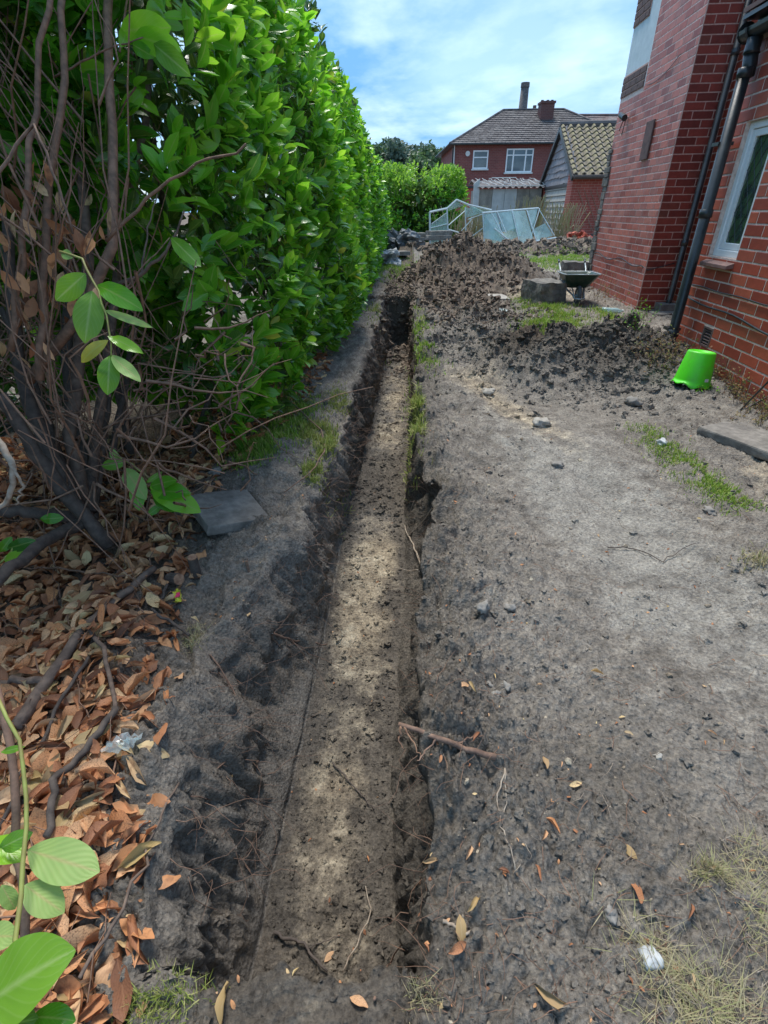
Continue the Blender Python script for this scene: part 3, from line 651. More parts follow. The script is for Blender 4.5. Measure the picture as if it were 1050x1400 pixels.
camv = Vector((0, 0, CAM_H))
def inview(p):
    d = p - camv; z = d.dot(fwd)
    if z <= 0: return False
    return abs(d.dot(rt) / z) < .80 and abs(d.dot(up) / z) < 1.05
for i, b in enumerate(ALLB):
    p = b[1] @ Vector(b[2]); vis = inview(p) and not (b[0] is w4 and p.z < 2.9)
    ALLB[i] = b + (((p - camv).length if vis else 1e3 + i * 1e-3),)
ALLB.sort(key=lambda b: b[5])
rest = {}
for i, (w, W, l, wd, mk, dist) in enumerate(ALLB):
    me = brick_mesh(wd, mk, random.randint(0, 2))
    if i < 300:
        o = bpy.data.objects.new('brick', me); o.location = l; link(o, w)
    else: rest.setdefault((w, mk), []).append((me, l))
for (w, mk), lst in rest.items():
    V = []; Fq = []; b = 0
    for me, l in lst:
        co = np.empty(36, np.float32); me.vertices.foreach_get('co', co); V.append(co.reshape(12, 3) + np.array(l)); 
        fq = np.empty(36, np.int32); me.loops.foreach_get('vertex_index', fq); Fq.append(fq.reshape(9, 4) + b); b += 12
    me = fast_mesh('bricks', np.concatenate(V), np.concatenate(Fq)); me.materials.append(MT[mk]); o = bpy.data.objects.new('bricks', me); link(o, w); tag(o, kind='stuff')
def hl(xl, yl, z): return (xl - O_H[0], yl - O_H[1], z)
# window in the low wall
wf = MB(); xr = 2.444 + .03
def bar(m, y0, y1, z0, z1, x0, x1): m.box(hl(x0, y0, z0), hl(x1, y1, z1))
bar(wf, wy1 - .05, wy1, WB, WT, xr, xr + .06); bar(wf, wy0, wy0 + .05, WB, WT, xr, xr + .06)
bar(wf, wy0 + .05, wy1 - .05, WB, WB + .05, xr, xr + .06); bar(wf, wy0 + .05, wy1 - .05, WT - .05, WT, xr, xr + .06)
win = wf.build('window', MT['upvc'], house, bevel=.006); win['label'] = 'narrow white framed window with leaded glass'
sf = MB(); a, b = xr + .012, xr + .05
bar(sf, wy1 - .10, wy1 - .052, WB + .052, WT - .052, a, b); bar(sf, wy0 + .052, wy0 + .10, WB + .052, WT - .052, a, b)
bar(sf, wy0 + .10, wy1 - .10, WB + .052, WB + .10, a, b); bar(sf, wy0 + .10, wy1 - .10, WT - .10, WT - .052, a, b)
sf.build('sash', MT['upvc'], win, bevel=.005)
gp = MB(); bar(gp, wy0 + .095, wy1 - .095, WB + .095, WT - .095, xr + .028, xr + .034); gp.build('pane', MT['leaded'], win)
ld = MB(); yA, yB, zA, zB = wy0 + .1, wy1 - .1, WB + .1, WT - .1
xg = xr + .027; st_ = .14
def clipseg(y0, z0, y1, z1):
    pts = []
    for k in range(41):
        u = k / 40; yq = y0 + (y1 - y0) * u; zq = z0 + (z1 - z0) * u
        if yA <= yq <= yB and zA <= zq <= zB: pts.append((yq, zq))
    return (pts[0], pts[-1]) if len(pts) > 1 else None
for k in range(-4, 12):
    for sg in (1, -1):
        z_0 = zA + k * st_; s_ = clipseg(yA, z_0, yB, z_0 + sg * (yB - yA) * 1.5)
        if s_: ld.tube([hl(xg, s_[0][0], s_[0][1]), hl(xg, s_[1][0], s_[1][1])], .0028, 4)
ld.build('lead_strip', MT['black'], win)
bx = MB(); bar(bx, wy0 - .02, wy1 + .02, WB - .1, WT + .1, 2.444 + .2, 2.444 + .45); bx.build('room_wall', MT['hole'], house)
sl_ = MB(); sl_.add([hl(2.444 + .06, wy0 - .0, WB - .004), hl(2.444 + .06, wy1, WB - .004), hl(2.444 - .055, wy1, WB - .045), hl(2.444 - .055, wy0, WB - .045),
                     hl(2.444 + .06, wy0, WB - .06), hl(2.444 + .06, wy1, WB - .06), hl(2.444 - .055, wy1, WB - .072), hl(2.444 - .055, wy0, WB - .072)],
                    [(0, 1, 2, 3), (4, 7, 6, 5), (3, 2, 6, 7), (0, 3, 7, 4), (1, 5, 6, 2), (0, 4, 5, 1)])
sl_.build('sill', MT['sill_tile'], win, bevel=.004)
# upper window
uw = MB()
for (a_, b_, c_, d_) in ((4.5, 4.57, 3.3, 4.5), (5.53, 5.6, 3.3, 4.5), (4.57, 5.53, 3.3, 3.37), (4.57, 5.53, 4.43, 4.5)): bar(uw, a_, b_, c_, d_, 3.5, 3.56)
uw_ = uw.build('window', MT['upvc'], house, bevel=.006); uw_['label'] = 'upstairs window above the gutter'
gp = MB(); bar(gp, 4.57, 5.53, 3.37, 4.43, 3.53, 3.536); gp.build('pane', MT['house_glass'], uw_)
gp = MB(); bar(gp, 4.45, 5.65, 3.235, 3.295, 3.42, 3.56); gp.build('sill', MT['white_trim'], uw_, bevel=.004)
# air vent
vb = MB(); vz0, vz1 = .2725, .4275; x0 = 2.444
vb.box(hl(x0 + .05, vy0, vz0), hl(x0 + .07, vy1, vz1)); av = vb.build('air_vent', MT['hole'], house); av['label'] = 'terracotta air brick with louvres'
fr = MB()
for q in ((vy0, vy0 + .014, vz0, vz1), (vy1 - .014, vy1, vz0, vz1), (vy0 + .014, vy1 - .014, vz0, vz0 + .014), (vy0 + .014, vy1 - .014, vz1 - .014, vz1)): bar(fr, *q, x0 - .004, x0 + .05)
fr.build('vent_frame', MT['terracotta'], av)
lm = MB(); lm.add([(0, 0, 0), (0, vy1 - vy0 - .03, 0), (.032, vy1 - vy0 - .03, .016), (.032, 0, .016), (0, 0, -.006), (0, vy1 - vy0 - .03, -.006), (.032, vy1 - vy0 - .03, .01), (.032, 0, .01)],
       [(0, 3, 2, 1), (4, 5, 6, 7), (0, 1, 5, 4), (3, 7, 6, 2)])
lo = lm.build('louvre', MT['terracotta'], av, hl(x0 + .004, vy0 + .015, vz0 + .03))
for k in range(1, 5):
    c_ = lo.copy(); link(c_, av); c_.location.z += k * .024
# gutter, fascia, downpipes
gl = 5.16
g = MB(); yv_ = [gl, gl - 4.6]; R_ = .062; gx, gzz = 2.444 - .075, 2.40
for e in range(2):
    for k in range(9):
        a_ = math.pi + math.pi * k / 8; g.v.append(hl(gx + R_ * math.cos(a_), yv_[e], gzz + R_ * math.sin(a_)))
    for k in range(9):
        a_ = 2 * math.pi - math.pi * k / 8; g.v.append(hl(gx + (R_ - .006) * math.cos(a_), yv_[e], gzz + (R_ - .006) * math.sin(a_)))
g.f = [(k, (k + 1) % 18, (k + 1) % 18 + 18, k + 18) for k in range(18)] + [tuple(range(18)), tuple(range(35, 17, -1))]; g.m = [0] * len(g.f)
gt = g.build('gutter', MT['black'], house, smooth=False)
for k in range(5):
    cl_ = MB(); cl_.tube([hl(gx + (R_ + .006) * math.cos(math.pi + math.pi * j / 8), gl - .12 - k * .8, gzz + (R_ + .006) * math.sin(math.pi + math.pi * j / 8)) for j in range(9)], .011, 6); cl_.build('gutter_bracket', MT['black'], gt)
ec = MB(); ec.tube([hl(gx, gl, gzz - .005), hl(gx, gl + .015, gzz - .005)], [.066, .060], 16); ec.build('gutter_end', MT['black'], gt)
fs = MB(); fs.box(hl(2.444 - .02, gl - 4.6, 2.425), hl(2.444 + .02, gl, 2.56)); fs.box(hl(2.444 - .13, gl - 4.6, 2.465), hl(2.444 - .021, gl, 2.49)); fs.build('fascia', MT['black'], house)
rf_ = MB()
rf_.add([hl(2.444 - .14, gl, 2.50), hl(2.444 - .14, gl - 4.6, 2.50), hl(3.478, gl - 4.6, 2.92), hl(3.478, gl, 2.92), hl(2.444 - .14, gl, 2.53), hl(2.444 - .14, gl - 4.6, 2.53), hl(3.478, gl - 4.6, 2.95), hl(3.478, gl, 2.95)],
        [(0, 3, 2, 1), (4, 5, 6, 7), (0, 1, 5, 4), (1, 2, 6, 5), (3, 0, 4, 7)])
rf_.build('lean_to_roof', MT['quoin'], house)
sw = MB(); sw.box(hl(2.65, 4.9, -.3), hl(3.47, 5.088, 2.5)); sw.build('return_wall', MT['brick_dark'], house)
dp = MB(); px_, py_ = 2.444 - .085, 5.00
dp.tube([hl(gx, 5.01, 2.34), hl(gx, 5.01, 2.27), hl(gx, 5.01, 2.25)], [.05, .05, .058], 12)
dp.tube([hl(gx, 5.01, 2.26), hl(gx + .015, 5.01, 2.18), hl(gx + .015, 5.01, 2.12)], .048, 12)
dp.tube([hl(px_, py_, 2.16), hl(px_, py_, .24), hl(px_ - .02, py_, .17), hl(px_ - .075, py_ - .03, .10)], [.043, .043, .045, .047], 14)
pipe = dp.build('downpipe', MT['black'], house, smooth=True); pipe['label'] = 'thick black downpipe from the gutter'
for zc in (2.14, 1.25, .30):
    cm = MB(); cm.tube([hl(px_, py_, zc - .03), hl(px_, py_, zc + .03)], .052, 14); cm.build('pipe_collar', MT['black'], pipe, smooth=True)
for zc in (1.72, .33):
    cm = MB(); cm.box(hl(px_ - .055, py_ - .006, zc - .012), hl(px_ + .06, py_ + .10, zc + .012)); cm.build('pipe_clip', MT['black'], pipe)
dp = MB(); dp.tube([hl(3.40, 7.55, 5.9), hl(3.40, 7.55, .22), hl(3.36, 7.50, .12)], .036, 12)
tp = dp.build('downpipe', MT['black'], house, smooth=True); tp['label'] = 'thin black pipe in the corner between the walls'
for zc in (4.1, 2.75, .9):
    cm = MB(); cm.tube([hl(3.40, 7.55, zc - .03), hl(3.40, 7.55, zc + .03)], .043, 12); cm.build('pipe_collar', MT['black'], tp, smooth=True)
dp = MB(); dp.box(hl(3.25, 7.42, 0.02), hl(3.6, 7.62, .18)); dp.box(hl(3.1, 7.15, -.02), hl(3.6, 7.40, .10)); dp.build('drain_kerb', MT['slab'], house, bevel=.01)
# rendered strip with brick quoins, broken edge
rs = MB(); rs.box((0, 0.004, 2.72), (.943, .2, 6)); rs.build('render_panel', MT['render'], w2)
cyc = 0
for (z0_, z1_, xa, xb) in ((2.72, 2.98, -.004, .93), (3.52, 3.98, -.004, .60), (4.62, 5.15, -.004, .55)):
    nb = max(1, int((z1_ - z0_) / .0825)); 
    bk = MB(); bk.box((xa, -.005, z0_), (xb, .1, z1_)); bk_o = bk.build('quoin_block', MT['mortar_dark'], w2)
    for r in range(nb):
        x_ = xa + .01 - (.11 if r % 2 else 0)
        while x_ < xb - .05:
            a_ = max(x_, xa + .008); b_ = min(x_ + .22, xb - .008)
            if b_ - a_ > .04:
                q = MB(); q.box((a_, -.014, z0_ + r * .0825 + .008), (b_, 0, z0_ + r * .0825 + .074)); q.build('brick', MT['quoin'], bk_o, bevel=.003)
            x_ += .232
pb = MB(); pb.box((.945, -.004, 2.72), (.965, .01, 6)); pb.build('render_bead', MT['white_trim'], w2)
be = MB(); rr2 = random.Random(4); z = -.2
while z < 2.05:
    h_ = rr2.uniform(.06, .13); be.box((-.05 - rr2.uniform(0, .06), -.012 - rr2.uniform(0, .02), z), (rr2.uniform(.06, .17), .15, z + h_ - .006)); z += h_
be.build('broken_edge', MT['concrete'], w2, bevel=.008)
# slate plate and security camera on the tall wall
sp_o = MB(); sp_o.box((1.42, -.03, 1.85), (1.68, -.009, 2.28)); sp_o.build('wall_plate', MT['quoin'], w2, bevel=.006)
sc_ = empty('security_camera', hw(3.015 - .02, 9.55, 2.42), 'small black and white security camera fixed high on the tall brick wall', 'camera')
m_ = MB(); m_.tube([(0, 0, 0), (-.05, 0, .02)], [.035, .03], 10); m_.build('bracket', MT['white_trim'], sc_)
m_ = MB(); m_.tube([(-.06, .10, .06), (-.07, -.10, 0.0)], [.036, .042], 12); m_.build('housing', MT['black'], sc_)
m_ = MB(); m_.tube([(-.02, .06, 0), (-.03, .12, -.13), (-.02, .02, -.20), (-.02, -.02, -.02)], .006, 5); m_.build('cable', MT['black'], sc_)
# cables along the walls
def wall_cable(pts, r, lab):
    m = MB(); m.tube(pts, r, 6); o = m.build('wall_cable', MT['black'], smooth=True); tag(o, lab, 'cable'); return o
cpts = []
for k in range(24):
    yl = 5.05 - k * .13; cpts.append(hw(2.444 - .014, yl, .60 - .012 * math.sin(k * .8) - .006 * k))
wall_cable(cpts, .008, 'black cable sagging along the brick wall above the air vent')
cpts = [hw(2.444 - .012, 5.05 - k * .13, .705 + .004 * math.sin(k * 1.3)) for k in range(24)]
wall_cable(cpts, .005, 'thin dark cable run straight in the mortar joint above the sagging one')
cpts = [hw(3.0, 10.0 - k * .16, .62 + .03 * math.sin(k * .9)) for k in range(15)] + [hw(3.04 + k * .08, 7.605, .58 + .02 * k) for k in range(5)]
wall_cable(cpts, .007, 'dark cable looping along the foot of the tall brick wall')
cpts = [hw(3.0, 9.0 - k * .12, 2.72 + .1 * ((k - 2) / 5) ** 2 - .02) for k in range(9)]
wall_cable(cpts, .004, 'thin drooping cable high on the tall brick wall')

# ------------------------------------------------------------------ green bucket
bp = GP(944, 526); bk = empty('plastic_bucket', bp, 'bright lime green plastic bucket upside down against the brick wall', 'bucket')
bk.scale = (.93, .93, .93); bk.rotation_euler = (math.radians(-4), math.radians(5), 0)
prof = [(.148, 0), (.150, .012), (.143, .018), (.136, .05), (.106, .262), (.100, .272), (.088, .275), (.082, .262), (0.02, .262)]
m_ = MB(); n = 40
for i, (r_, z_) in enumerate(prof):
    for j in range(n):
        a_ = 2 * math.pi * j / n; zz = z_
        if i < 2: zz = z_ + .018 * max(0, math.sin(a_ * 2 + 1)) + .01 * math.sin(a_ * 7)
        m_.v.append((r_ * math.cos(a_), r_ * math.sin(a_), zz))
for i in range(len(prof) - 1):
    for j in range(n): m_.f.append((i*n+j, i*n+(j+1) % n, (i+1)*n+(j+1) % n, (i+1)*n+j)); m_.m.append(0)
m_.f.append(tuple((len(prof)-1)*n + j for j in range(n))); m_.m.append(0)
m_.build('bucket_body', MT['green'], bk, smooth=True)
m_ = MB(); vs = []
for s_ in range(6):
    a_ = math.radians(-82 + s_ * 3.4)
    for z_ in (.052, .076): r_ = .1365 - (z_ - .05) * .1415 + .0016; vs.append((r_ * math.cos(a_), r_ * math.sin(a_), z_))
m_.add(vs, [(2*i, 2*i+2, 2*i+3, 2*i+1) for i in range(5)]); m_.build('sticker', MT['sticker'], bk)
# ------------------------------------------------------------------ wheelbarrow
wb0 = GP(793, 419); wbr = empty('wheelbarrow', wb0 + Vector((-.06, 0, 0)), 'dark green wheelbarrow with galvanised handles by the tall brick wall', 'wheelbarrow', rz=math.radians(-8)); wbr.scale = (.72, .72, .72)
m_ = MB()   # front (wheel) towards -Y
def ring(hw_, y0, y1, z0, z1, c=.05): return [(-hw_+c, y0, z0), (hw_-c, y0, z0), (hw_, y0+c, z0), (hw_, y1-c, z1), (hw_-c, y1, z1), (-hw_+c, y1, z1), (-hw_, y1-c, z1), (-hw_, y0+c, z0)]
rings = [ring(.34, -.16, .74, .60, .57), ring(.325, -.13, .72, .58, .555), ring(.20, .14, .56, .33, .33, .06), ring(.185, .16, .54, .345, .345, .06), ring(.31, -.115, .705, .58, .555), ring(.325, -.145, .725, .60, .57)]
for r_ in rings: m_.v += r_
for i in range(5):
    for j in range(8): m_.f.append((i*8+j, i*8+(j+1) % 8, (i+1)*8+(j+1) % 8, (i+1)*8+j)); m_.m.append(0)
m_.f += [tuple(range(16, 24)), tuple(range(31, 23, -1))]; m_.m += [0, 0]
m_.build('tray', MT['tray'], wbr, bevel=.006)
m_ = MB(); rim = ring(.345, -.165, .745, .602, .572); m_.tube(rim + [rim[0]], .011, 6); m_.build('tray_rim', MT['galv'], wbr, smooth=True)
wh = MB(); R_, r_ = .155, .042; wh.v = []
for i in range(24):
    a_ = 2 * math.pi * i / 24
    for j in range(8):
        b_ = 2 * math.pi * j / 8; wh.v.append((r_ * math.sin(b_), (R_ + r_ * math.cos(b_)) * math.cos(a_), .2 + (R_ + r_ * math.cos(b_)) * math.sin(a_)))
wh.f = [(i*8+j, i*8+(j+1) % 8, ((i+1) % 24)*8+(j+1) % 8, ((i+1) % 24)*8+j) for i in range(24) for j in range(8)]; wh.m = [0] * len(wh.f)
wo = wh.build('wheel', MT['rubber'], wbr, loc=(0, -.02, 0), smooth=True)
m_ = MB(); m_.tube([(-.03, 0, .2), (.03, 0, .2)], .115, 20); m_.tube([(-.06, 0, .2), (.06, 0, .2)], .03, 10); m_.build('wheel_rim', MT['galv'], wo)
m_ = MB(); m_.tube([(-.27, 1.18, .74), (-.26, .9, .60), (-.22, .6, .33), (-.10, .0, .21), (-.09, -.2, .17), (0, -.25, .17), (.09, -.2, .17), (.10, .0, .21), (.22, .6, .33), (.26, .9, .60), (.27, 1.18, .74)], .016, 8); m_.build('frame', MT['galv'], wbr, smooth=True)
for s_ in (-1, 1):
    m_ = MB(); m_.tube([(s_ * .21, .48, .32), (s_ * .25, .60, .02), (s_ * .25, .66, .0), (s_ * .23, .72, .34)], .013, 8); m_.build('leg', MT['black'], wbr, smooth=True)
    m_ = MB(); m_.tube([(s_ * .268, 1.10, .70), (s_ * .272, 1.22, .76)], .021, 8); m_.build('handle_grip', MT['black'], wbr, smooth=True)
    m_ = MB(); m_.tube([(s_ * .09, -.2, .17), (s_ * .12, .16, .36)], .011, 6); m_.build('stay', MT['galv'], wbr, smooth=True)
# ------------------------------------------------------------------ concrete blocks and slabs
def rough_block(name, loc, size, rz, mat, lab, cat, tilt=(0, 0), seed=0, amp_=.03, sub=7):
    m = bpy.data.meshes.new(name); V = []; Fc = []; n = sub; idxs = {}
    def vid(p):
        k = tuple(round(c, 4) for c in p)
        if k not in idxs: idxs[k] = len(V); V.append(p)
        return idxs[k]
    for ax in range(3):
        for sgn in (-1, 1):
            for i in range(n):
                for j in range(n):
                    q = []
                    for (a_, b_) in ((i, j), (i+1, j), (i+1, j+1), (i, j+1)):
                        c_ = [0, 0, 0]; c_[ax] = sgn; c_[(ax+1) % 3] = -1 + 2*a_/n; c_[(ax+2) % 3] = -1 + 2*b_/n; q.append(vid(tuple(c_)))
                    Fc.append(tuple(q if sgn > 0 else q[::-1]))
    A = np.array(V, float); rd = np.linalg.norm(A, axis=1, keepdims=True); A = A * (1 - .05 * np.clip(rd - 1.35, 0, 1) * 2)
    A = A * np.array(size) / 2; nn = fbm(A + seed * 3.1, 6, 3, seed) ; A += (A / np.linalg.norm(A, axis=1, keepdims=True)) * (nn * amp_)[:, None]
    A[:, 2] += size[2] / 2
    m.from_pydata([tuple(a) for a in A], [], Fc); m.materials.append(mat); m.update()
    o = bpy.data.objects.new(name, m); o.location = loc; o.rotation_euler = (tilt[0], tilt[1], rz); link(o); return tag(o, lab, cat)
p = GP(746, 416); rough_block('concrete_block', p + Vector((0.02, .28, -.06)), (.42, .58, .34), .25, MT['concrete'], 'rough weathered concrete block sitting in front of the wheelbarrow', 'block', seed=2)
p = GP(800, 392); rough_block('concrete_block', (3.5, 10.0, .12), (.44, .36, .36), -.2, MT['concrete'], 'rough concrete block standing behind the wheelbarrow tray', 'block', seed=5)
p = PG(310, 696, .06); rough_block('paving_slab', p + Vector((0, 0, -.035)), (.31, .31, .05), .62, MT['slab'], 'dirty grey paving slab tilted on the left bank by the dead leaves', 'slab', (math.radians(5), math.radians(12)), seed=7, amp_=.006)
p = GP(1025, 606); rough_block('paving_slab', p + Vector((.06, .03, -.005)), (.50, .46, .055), .42, MT['slab'], 'grey paving slab lying flat on the earth at the right photo edge', 'slab', (0, math.radians(2)), seed=8, amp_=.006)
p = GP(705, 412); rough_block('broken_slab', p + Vector((-.3, .2, .0)), (.42, .34, .05), .2, MT['stone_pale'], 'pale flat broken slab lying on the soil beside the concrete block', 'slab', (.08, .05), seed=9, amp_=.02)
for i, (px, py, Y_, sz) in enumerate([(566, 330, 15.6, (.55, .4, .10)), (568, 324, 15.7, (.5, .4, .10)), (598, 328, 16.3, (.7, .5, .12)), (600, 322, 16.4, (.65, .45, .12)), (545, 349, 13.8, (.5, .35, .09))]):
    q = PY(px, py, Y_); lab = ['grey slab, lower one of the pair under the crumpled tarpaulin', 'grey slab, upper one of the pair under the crumpled tarpaulin', 'grey slab at the stack base left of the greenhouse door', 'grey slab on top of the stack left of the greenhouse door', 'dark slab lying on grass in front of the tarpaulin'][i]
    rough_block('stone_slab', q, sz, .1 * i, MT['slab'], lab, 'slab', seed=20 + i, amp_=.02, sub=4)
q = PY(893 - 0, 318, 17); 
# ------------------------------------------------------------------ bottle, film, wrapper, rods
bo = empty('plastic_bottle', GP(835, 428, .035), 'crushed clear plastic bottle lying in weeds at the wall foot', 'bottle', rz=-.35)
m_ = MB(); m_.tube([(-.13, 0, 0), (-.12, 0, 0), (-.05, 0, .0), (0, 0, .004), (.06, 0, 0), (.1, 0, 0), (.13, 0, 0)], [.02, .035, .034, .028, .035, .02, .013], 14); m_.build('bottle_body', MT['bottle'], bo, smooth=True)
m_ = MB(); m_.tube([(.13, 0, 0), (.155, 0, 0)], .016, 12); m_.build('cap', MT['sticker'], bo)
def crumple(name, loc, s, mat, lab, cat, seed, tilt=.4, n=9, k=.28):
    V = []; r = np.random.default_rng(seed)
    for i in range(n):
        for j in range(n): V.append([(i/(n-1) - .5) * s[0], (j/(n-1) - .5) * s[1], 0])
    V = np.array(V); V[:, 2] = np.abs(noise3(V / max(s) * 1.0 + seed, 3.7, seed)) * max(s) * k * 2; V[:, :2] += r.normal(size=(n*n, 2)) * max(s) * .02
    Qf = np.array([(i*n+j, (i+1)*n+j, (i+1)*n+j+1, i*n+j+1) for i in range(n-1) for j in range(n-1)])
    me = fast_mesh(name, V, Qf, None, False); me.materials.append(mat); o = bpy.data.objects.new(name, me); o.location = loc; o.rotation_euler = (tilt, .1, seed); link(o); return tag(o, lab, cat)
crumple('plastic_film', GP(172, 1030, .035), (.075, .075), MT['film'], 'crumpled scrap of clear plastic film on the dead leaves', 'plastic', 3)
MT['wrap_y'] = simple('yellow_wrapper', (.62, .62, .06), (.5, .5, .06), .4, 10, 0); MT['wrap_p'] = simple('pink_print', (.75, .05, .16), (.6, .04, .12), .4, 10, 0)
wr = crumple('sweet_wrapper', GP(246, 822, .02), (.07, .025), MT['wrap_y'], 'yellow and pink sweet wrapper beside the cut stump', 'wrapper', 5, .2)
m_ = MB(); m_.box((-.014, -.010, .012), (.010, .010, .014)); m_.build('pink_print', MT['wrap_p'], wr)
crumple('paper_scrap', GP(938, 531, .02), (.07, .04), MT['sticker'], 'small white scrap of paper at the foot of the green bucket', 'paper', 6, .2)
crumple('paper_scrap', GP(688, 430, .03), (.12, .08), MT['sticker'], 'pale blue scrap lying on the brown soil in front of the concrete block', 'paper', 8, .2)
for i, (a_, b_, lab) in enumerate([((1052, 520), (1012, 561), 'thin black rod leaning on the wall, steeper one at the right edge'), ((1052, 541), (1010, 564), 'thin black rod lying lower beside the steeper one at the right edge')]):
    e = GP(*b_); a3 = PY(a_[0], a_[1], e.y * .96 if i == 0 else e.y * 1.02); m_ = MB(); m_.tube([a3 + (a3 - e) * .6, a3, e], .006, 6); o = m_.build('metal_rod', MT['black']); tag(o, lab, 'rod')
# tarpaulin over rubble
MT['tarp'] = simple('grey_tarpaulin', (.16, .17, .18), (.08, .085, .09), .5, 8, .3, .02)
MT['tarp_l'] = simple('pale_tarpaulin', (.34, .36, .37), (.2, .21, .22), .5, 8, .3, .02)
for (px, py, Y_, s_, mk, lab, sd_) in ((549, 332, 14.9, (.75, .6), 'tarp', 'crumpled dark grey tarpaulin heaped at the end of the hedge', 3), (528, 354, 13.3, (.55, .4), 'tarp_l', 'pale grey plastic sheet bundled on the grass at the hedge end', 9)):
    v, f_, _ = ico(3, sd_ + 70, .35, .8); q = PY(px, py, Y_); v = v * np.array([s_[0] / 2, .35, s_[1] / 2]); v += (v / np.linalg.norm(v, axis=1, keepdims=True)) * (np.abs(noise3(v + 5, 5.5, 3)) * .22)[:, None]
    me = fast_mesh('tarpaulin', v, f_, None, False); me.materials.append(MT[mk]); o = bpy.data.objects.new('tarpaulin', me); o.location = q; link(o); tag(o, lab, 'tarpaulin')

# ------------------------------------------------------------------ laurel hedge
rng = np.random.default_rng(21)
LT = [leaf_tpl(4, .20, .30, .10, 0, seed=1), leaf_tpl(4, .23, .22, .22, .3, seed=2), leaf_tpl(4, .20, .38, .02, -.3, seed=3), leaf_tpl(4, .25, .15, .30, .15, seed=4)]
def face_x(y): return -1.03 + .068 * y
def top_z(y): return np.interp(y, [-2, 6, 8, 11, 15, 16], [3.1, 2.98, 2.9, 2.72, 2.25, 2.1])
def shoots(P0, Nn, per, ls, L0=.14):
    """rosettes of leaves along short shoots; returns leaf positions, rotations and scales"""
    n = len(P0); d = Nn * .8 + np.array([0, 0, .55]) + rng.normal(0, .35, (n, 3)); d /= np.linalg.norm(d, axis=1, keepdims=True)
    a = np.cross(d, rng.normal(size=(n, 3))); a /= np.linalg.norm(a, axis=1, keepdims=True); b = np.cross(d, a)
    pos, dr, nr_ = [], [], []
    ln = L0 * rng.uniform(.6, 1.3, n)
    for k in range(per):
        u = k / max(1, per - 1); ph = k * 2.4 + rng.uniform(0, .6, n) + rng.uniform(0, 6.28)
        side = a * np.cos(ph)[:, None] + b * np.sin(ph)[:, None]; op = 1.15 - .75 * u + rng.normal(0, .15, n)
        dd = d * np.cos(op)[:, None] + side * np.sin(op)[:, None]; dd[:, 2] -= .12
        pos.append(P0 + d * (ln * (u - .6))[:, None]); dr.append(dd); nr_.append(d - side * .5 + rng.normal(0, .25, (n, 3)))
    pos = np.concatenate(pos); dr = np.concatenate(dr); nr_ = np.concatenate(nr_)
    return pos, rot_between(dr, nr_), ls * rng.uniform(.5, 1.28, len(pos))
hedge = empty('laurel_hedge', (-1.75, 6.5, 0), 'tall glossy green laurel hedge running along the left side of the trench', 'hedge')
hedge2 = None
hlocal = np.array([-1.75, 6.5, 0])
def cyl_bulge(p): return .17 * noise3(p, .9, 61) + .12 * noise3(p, 2.3, 62)
ZB = lambda y: .05 + .12 * (1 - sst(3, 6, y))
# front face
nS = 3500
yf = rng.uniform(0, 1, nS) ** .85 * 13.3 + 2.35; zf = ZB(yf) + rng.uniform(0, 1, nS) * (top_z(yf) - ZB(yf)); xf = face_x(yf)
pf = np.stack([xf, yf, zf], -1)
rel = (zf - ZB(yf)) / (top_z(yf) - ZB(yf))
pf[:, 0] += cyl_bulge(pf) + .10 * np.sin(np.pi * np.clip(rel * 1.25, 0, 1)) - .34 * sst(.88, 1, rel) - .10 * (1 - sst(0, .12, rel)) * sst(8, 3, yf) + .16 * (1 - sst(.12, .45, rel)) * sst(2.6, 3.4, yf) * sst(9, 6, yf) - .06 * sst(.6, 1, rel)
# foliage is cut away at the near end: keep only what lies beyond the slanting cut
keep = yf > 2.15 + .35 * np.abs(noise3(pf, 1.3, 71)) + .35 * sst(1.2, .3, zf)
pf = pf[keep]; nrm = np.tile([.95, -.22, .25], (len(pf), 1)); nrm[:, 2] += .8 * sst(.8, 1, rel[keep])
A1 = shoots(pf, nrm, 8, .128)
# inner layer
k2 = rng.integers(0, len(pf), 2300); p2 = pf[k2] + np.array([-.2, 0, 0]) + rng.normal(0, .08, (len(k2), 3)); A2 = shoots(p2, nrm[k2], 6, .10)
# rounded near end of the foliage (faces the camera)
nE = 900; xe = rng.uniform(-2.3, -.98, nE); ze = rng.uniform(.25, 3.0, nE); ye = 2.35 + .55 * np.abs(noise3(np.stack([xe, ze, ze * 0], -1), 1.6, 75)) + (-.9 - xe) * .45 + .5 * sst(1.4, .4, ze)
pe = np.stack([xe, ye, ze], -1); A3 = shoots(pe, np.tile([.35, -.9, .2], (nE, 1)), 7, .125)
# back side, closed canopy, near part above the bare stems
nB = 3000; yb = rng.uniform(-1.2, 6, nB); zb = rng.uniform(.0, 3.2, nB); pb_ = np.stack([-2.75 + .2 * noise3(np.stack([yb, zb, yb * 0], -1), 1.2, 3), yb, zb], -1)
A4 = shoots(pb_, np.tile([.9, .1, .1], (nB, 1)), 7, .14)
nT = 1500; yt = rng.uniform(-1.0, 15.6, nT); xt = face_x(yt) - rng.uniform(.05, 1.5, nT); pt = np.stack([xt, yt, top_z(yt) - .15 + .25 * noise3(np.stack([xt, yt, yt * 0], -1), 1.1, 5)], -1)
kk = ~((yt < 2.2) & (xt > -1.55)); pt = pt[kk]; A5 = shoots(pt, np.tile([.1, 0, 1.], (len(pt), 1)), 7, .11, .2)
nC = 420; pc = np.stack([rng.uniform(-2.9, -1.25, nC), rng.uniform(.7, 2.5, nC), rng.uniform(1.75, 3.0, nC)], -1); A6 = shoots(pc, np.tile([.5, -.5, .1], (nC, 1)), 6, .11)
def cat_(*A): return [np.concatenate([a[i] for a in A]) for i in range(3)]
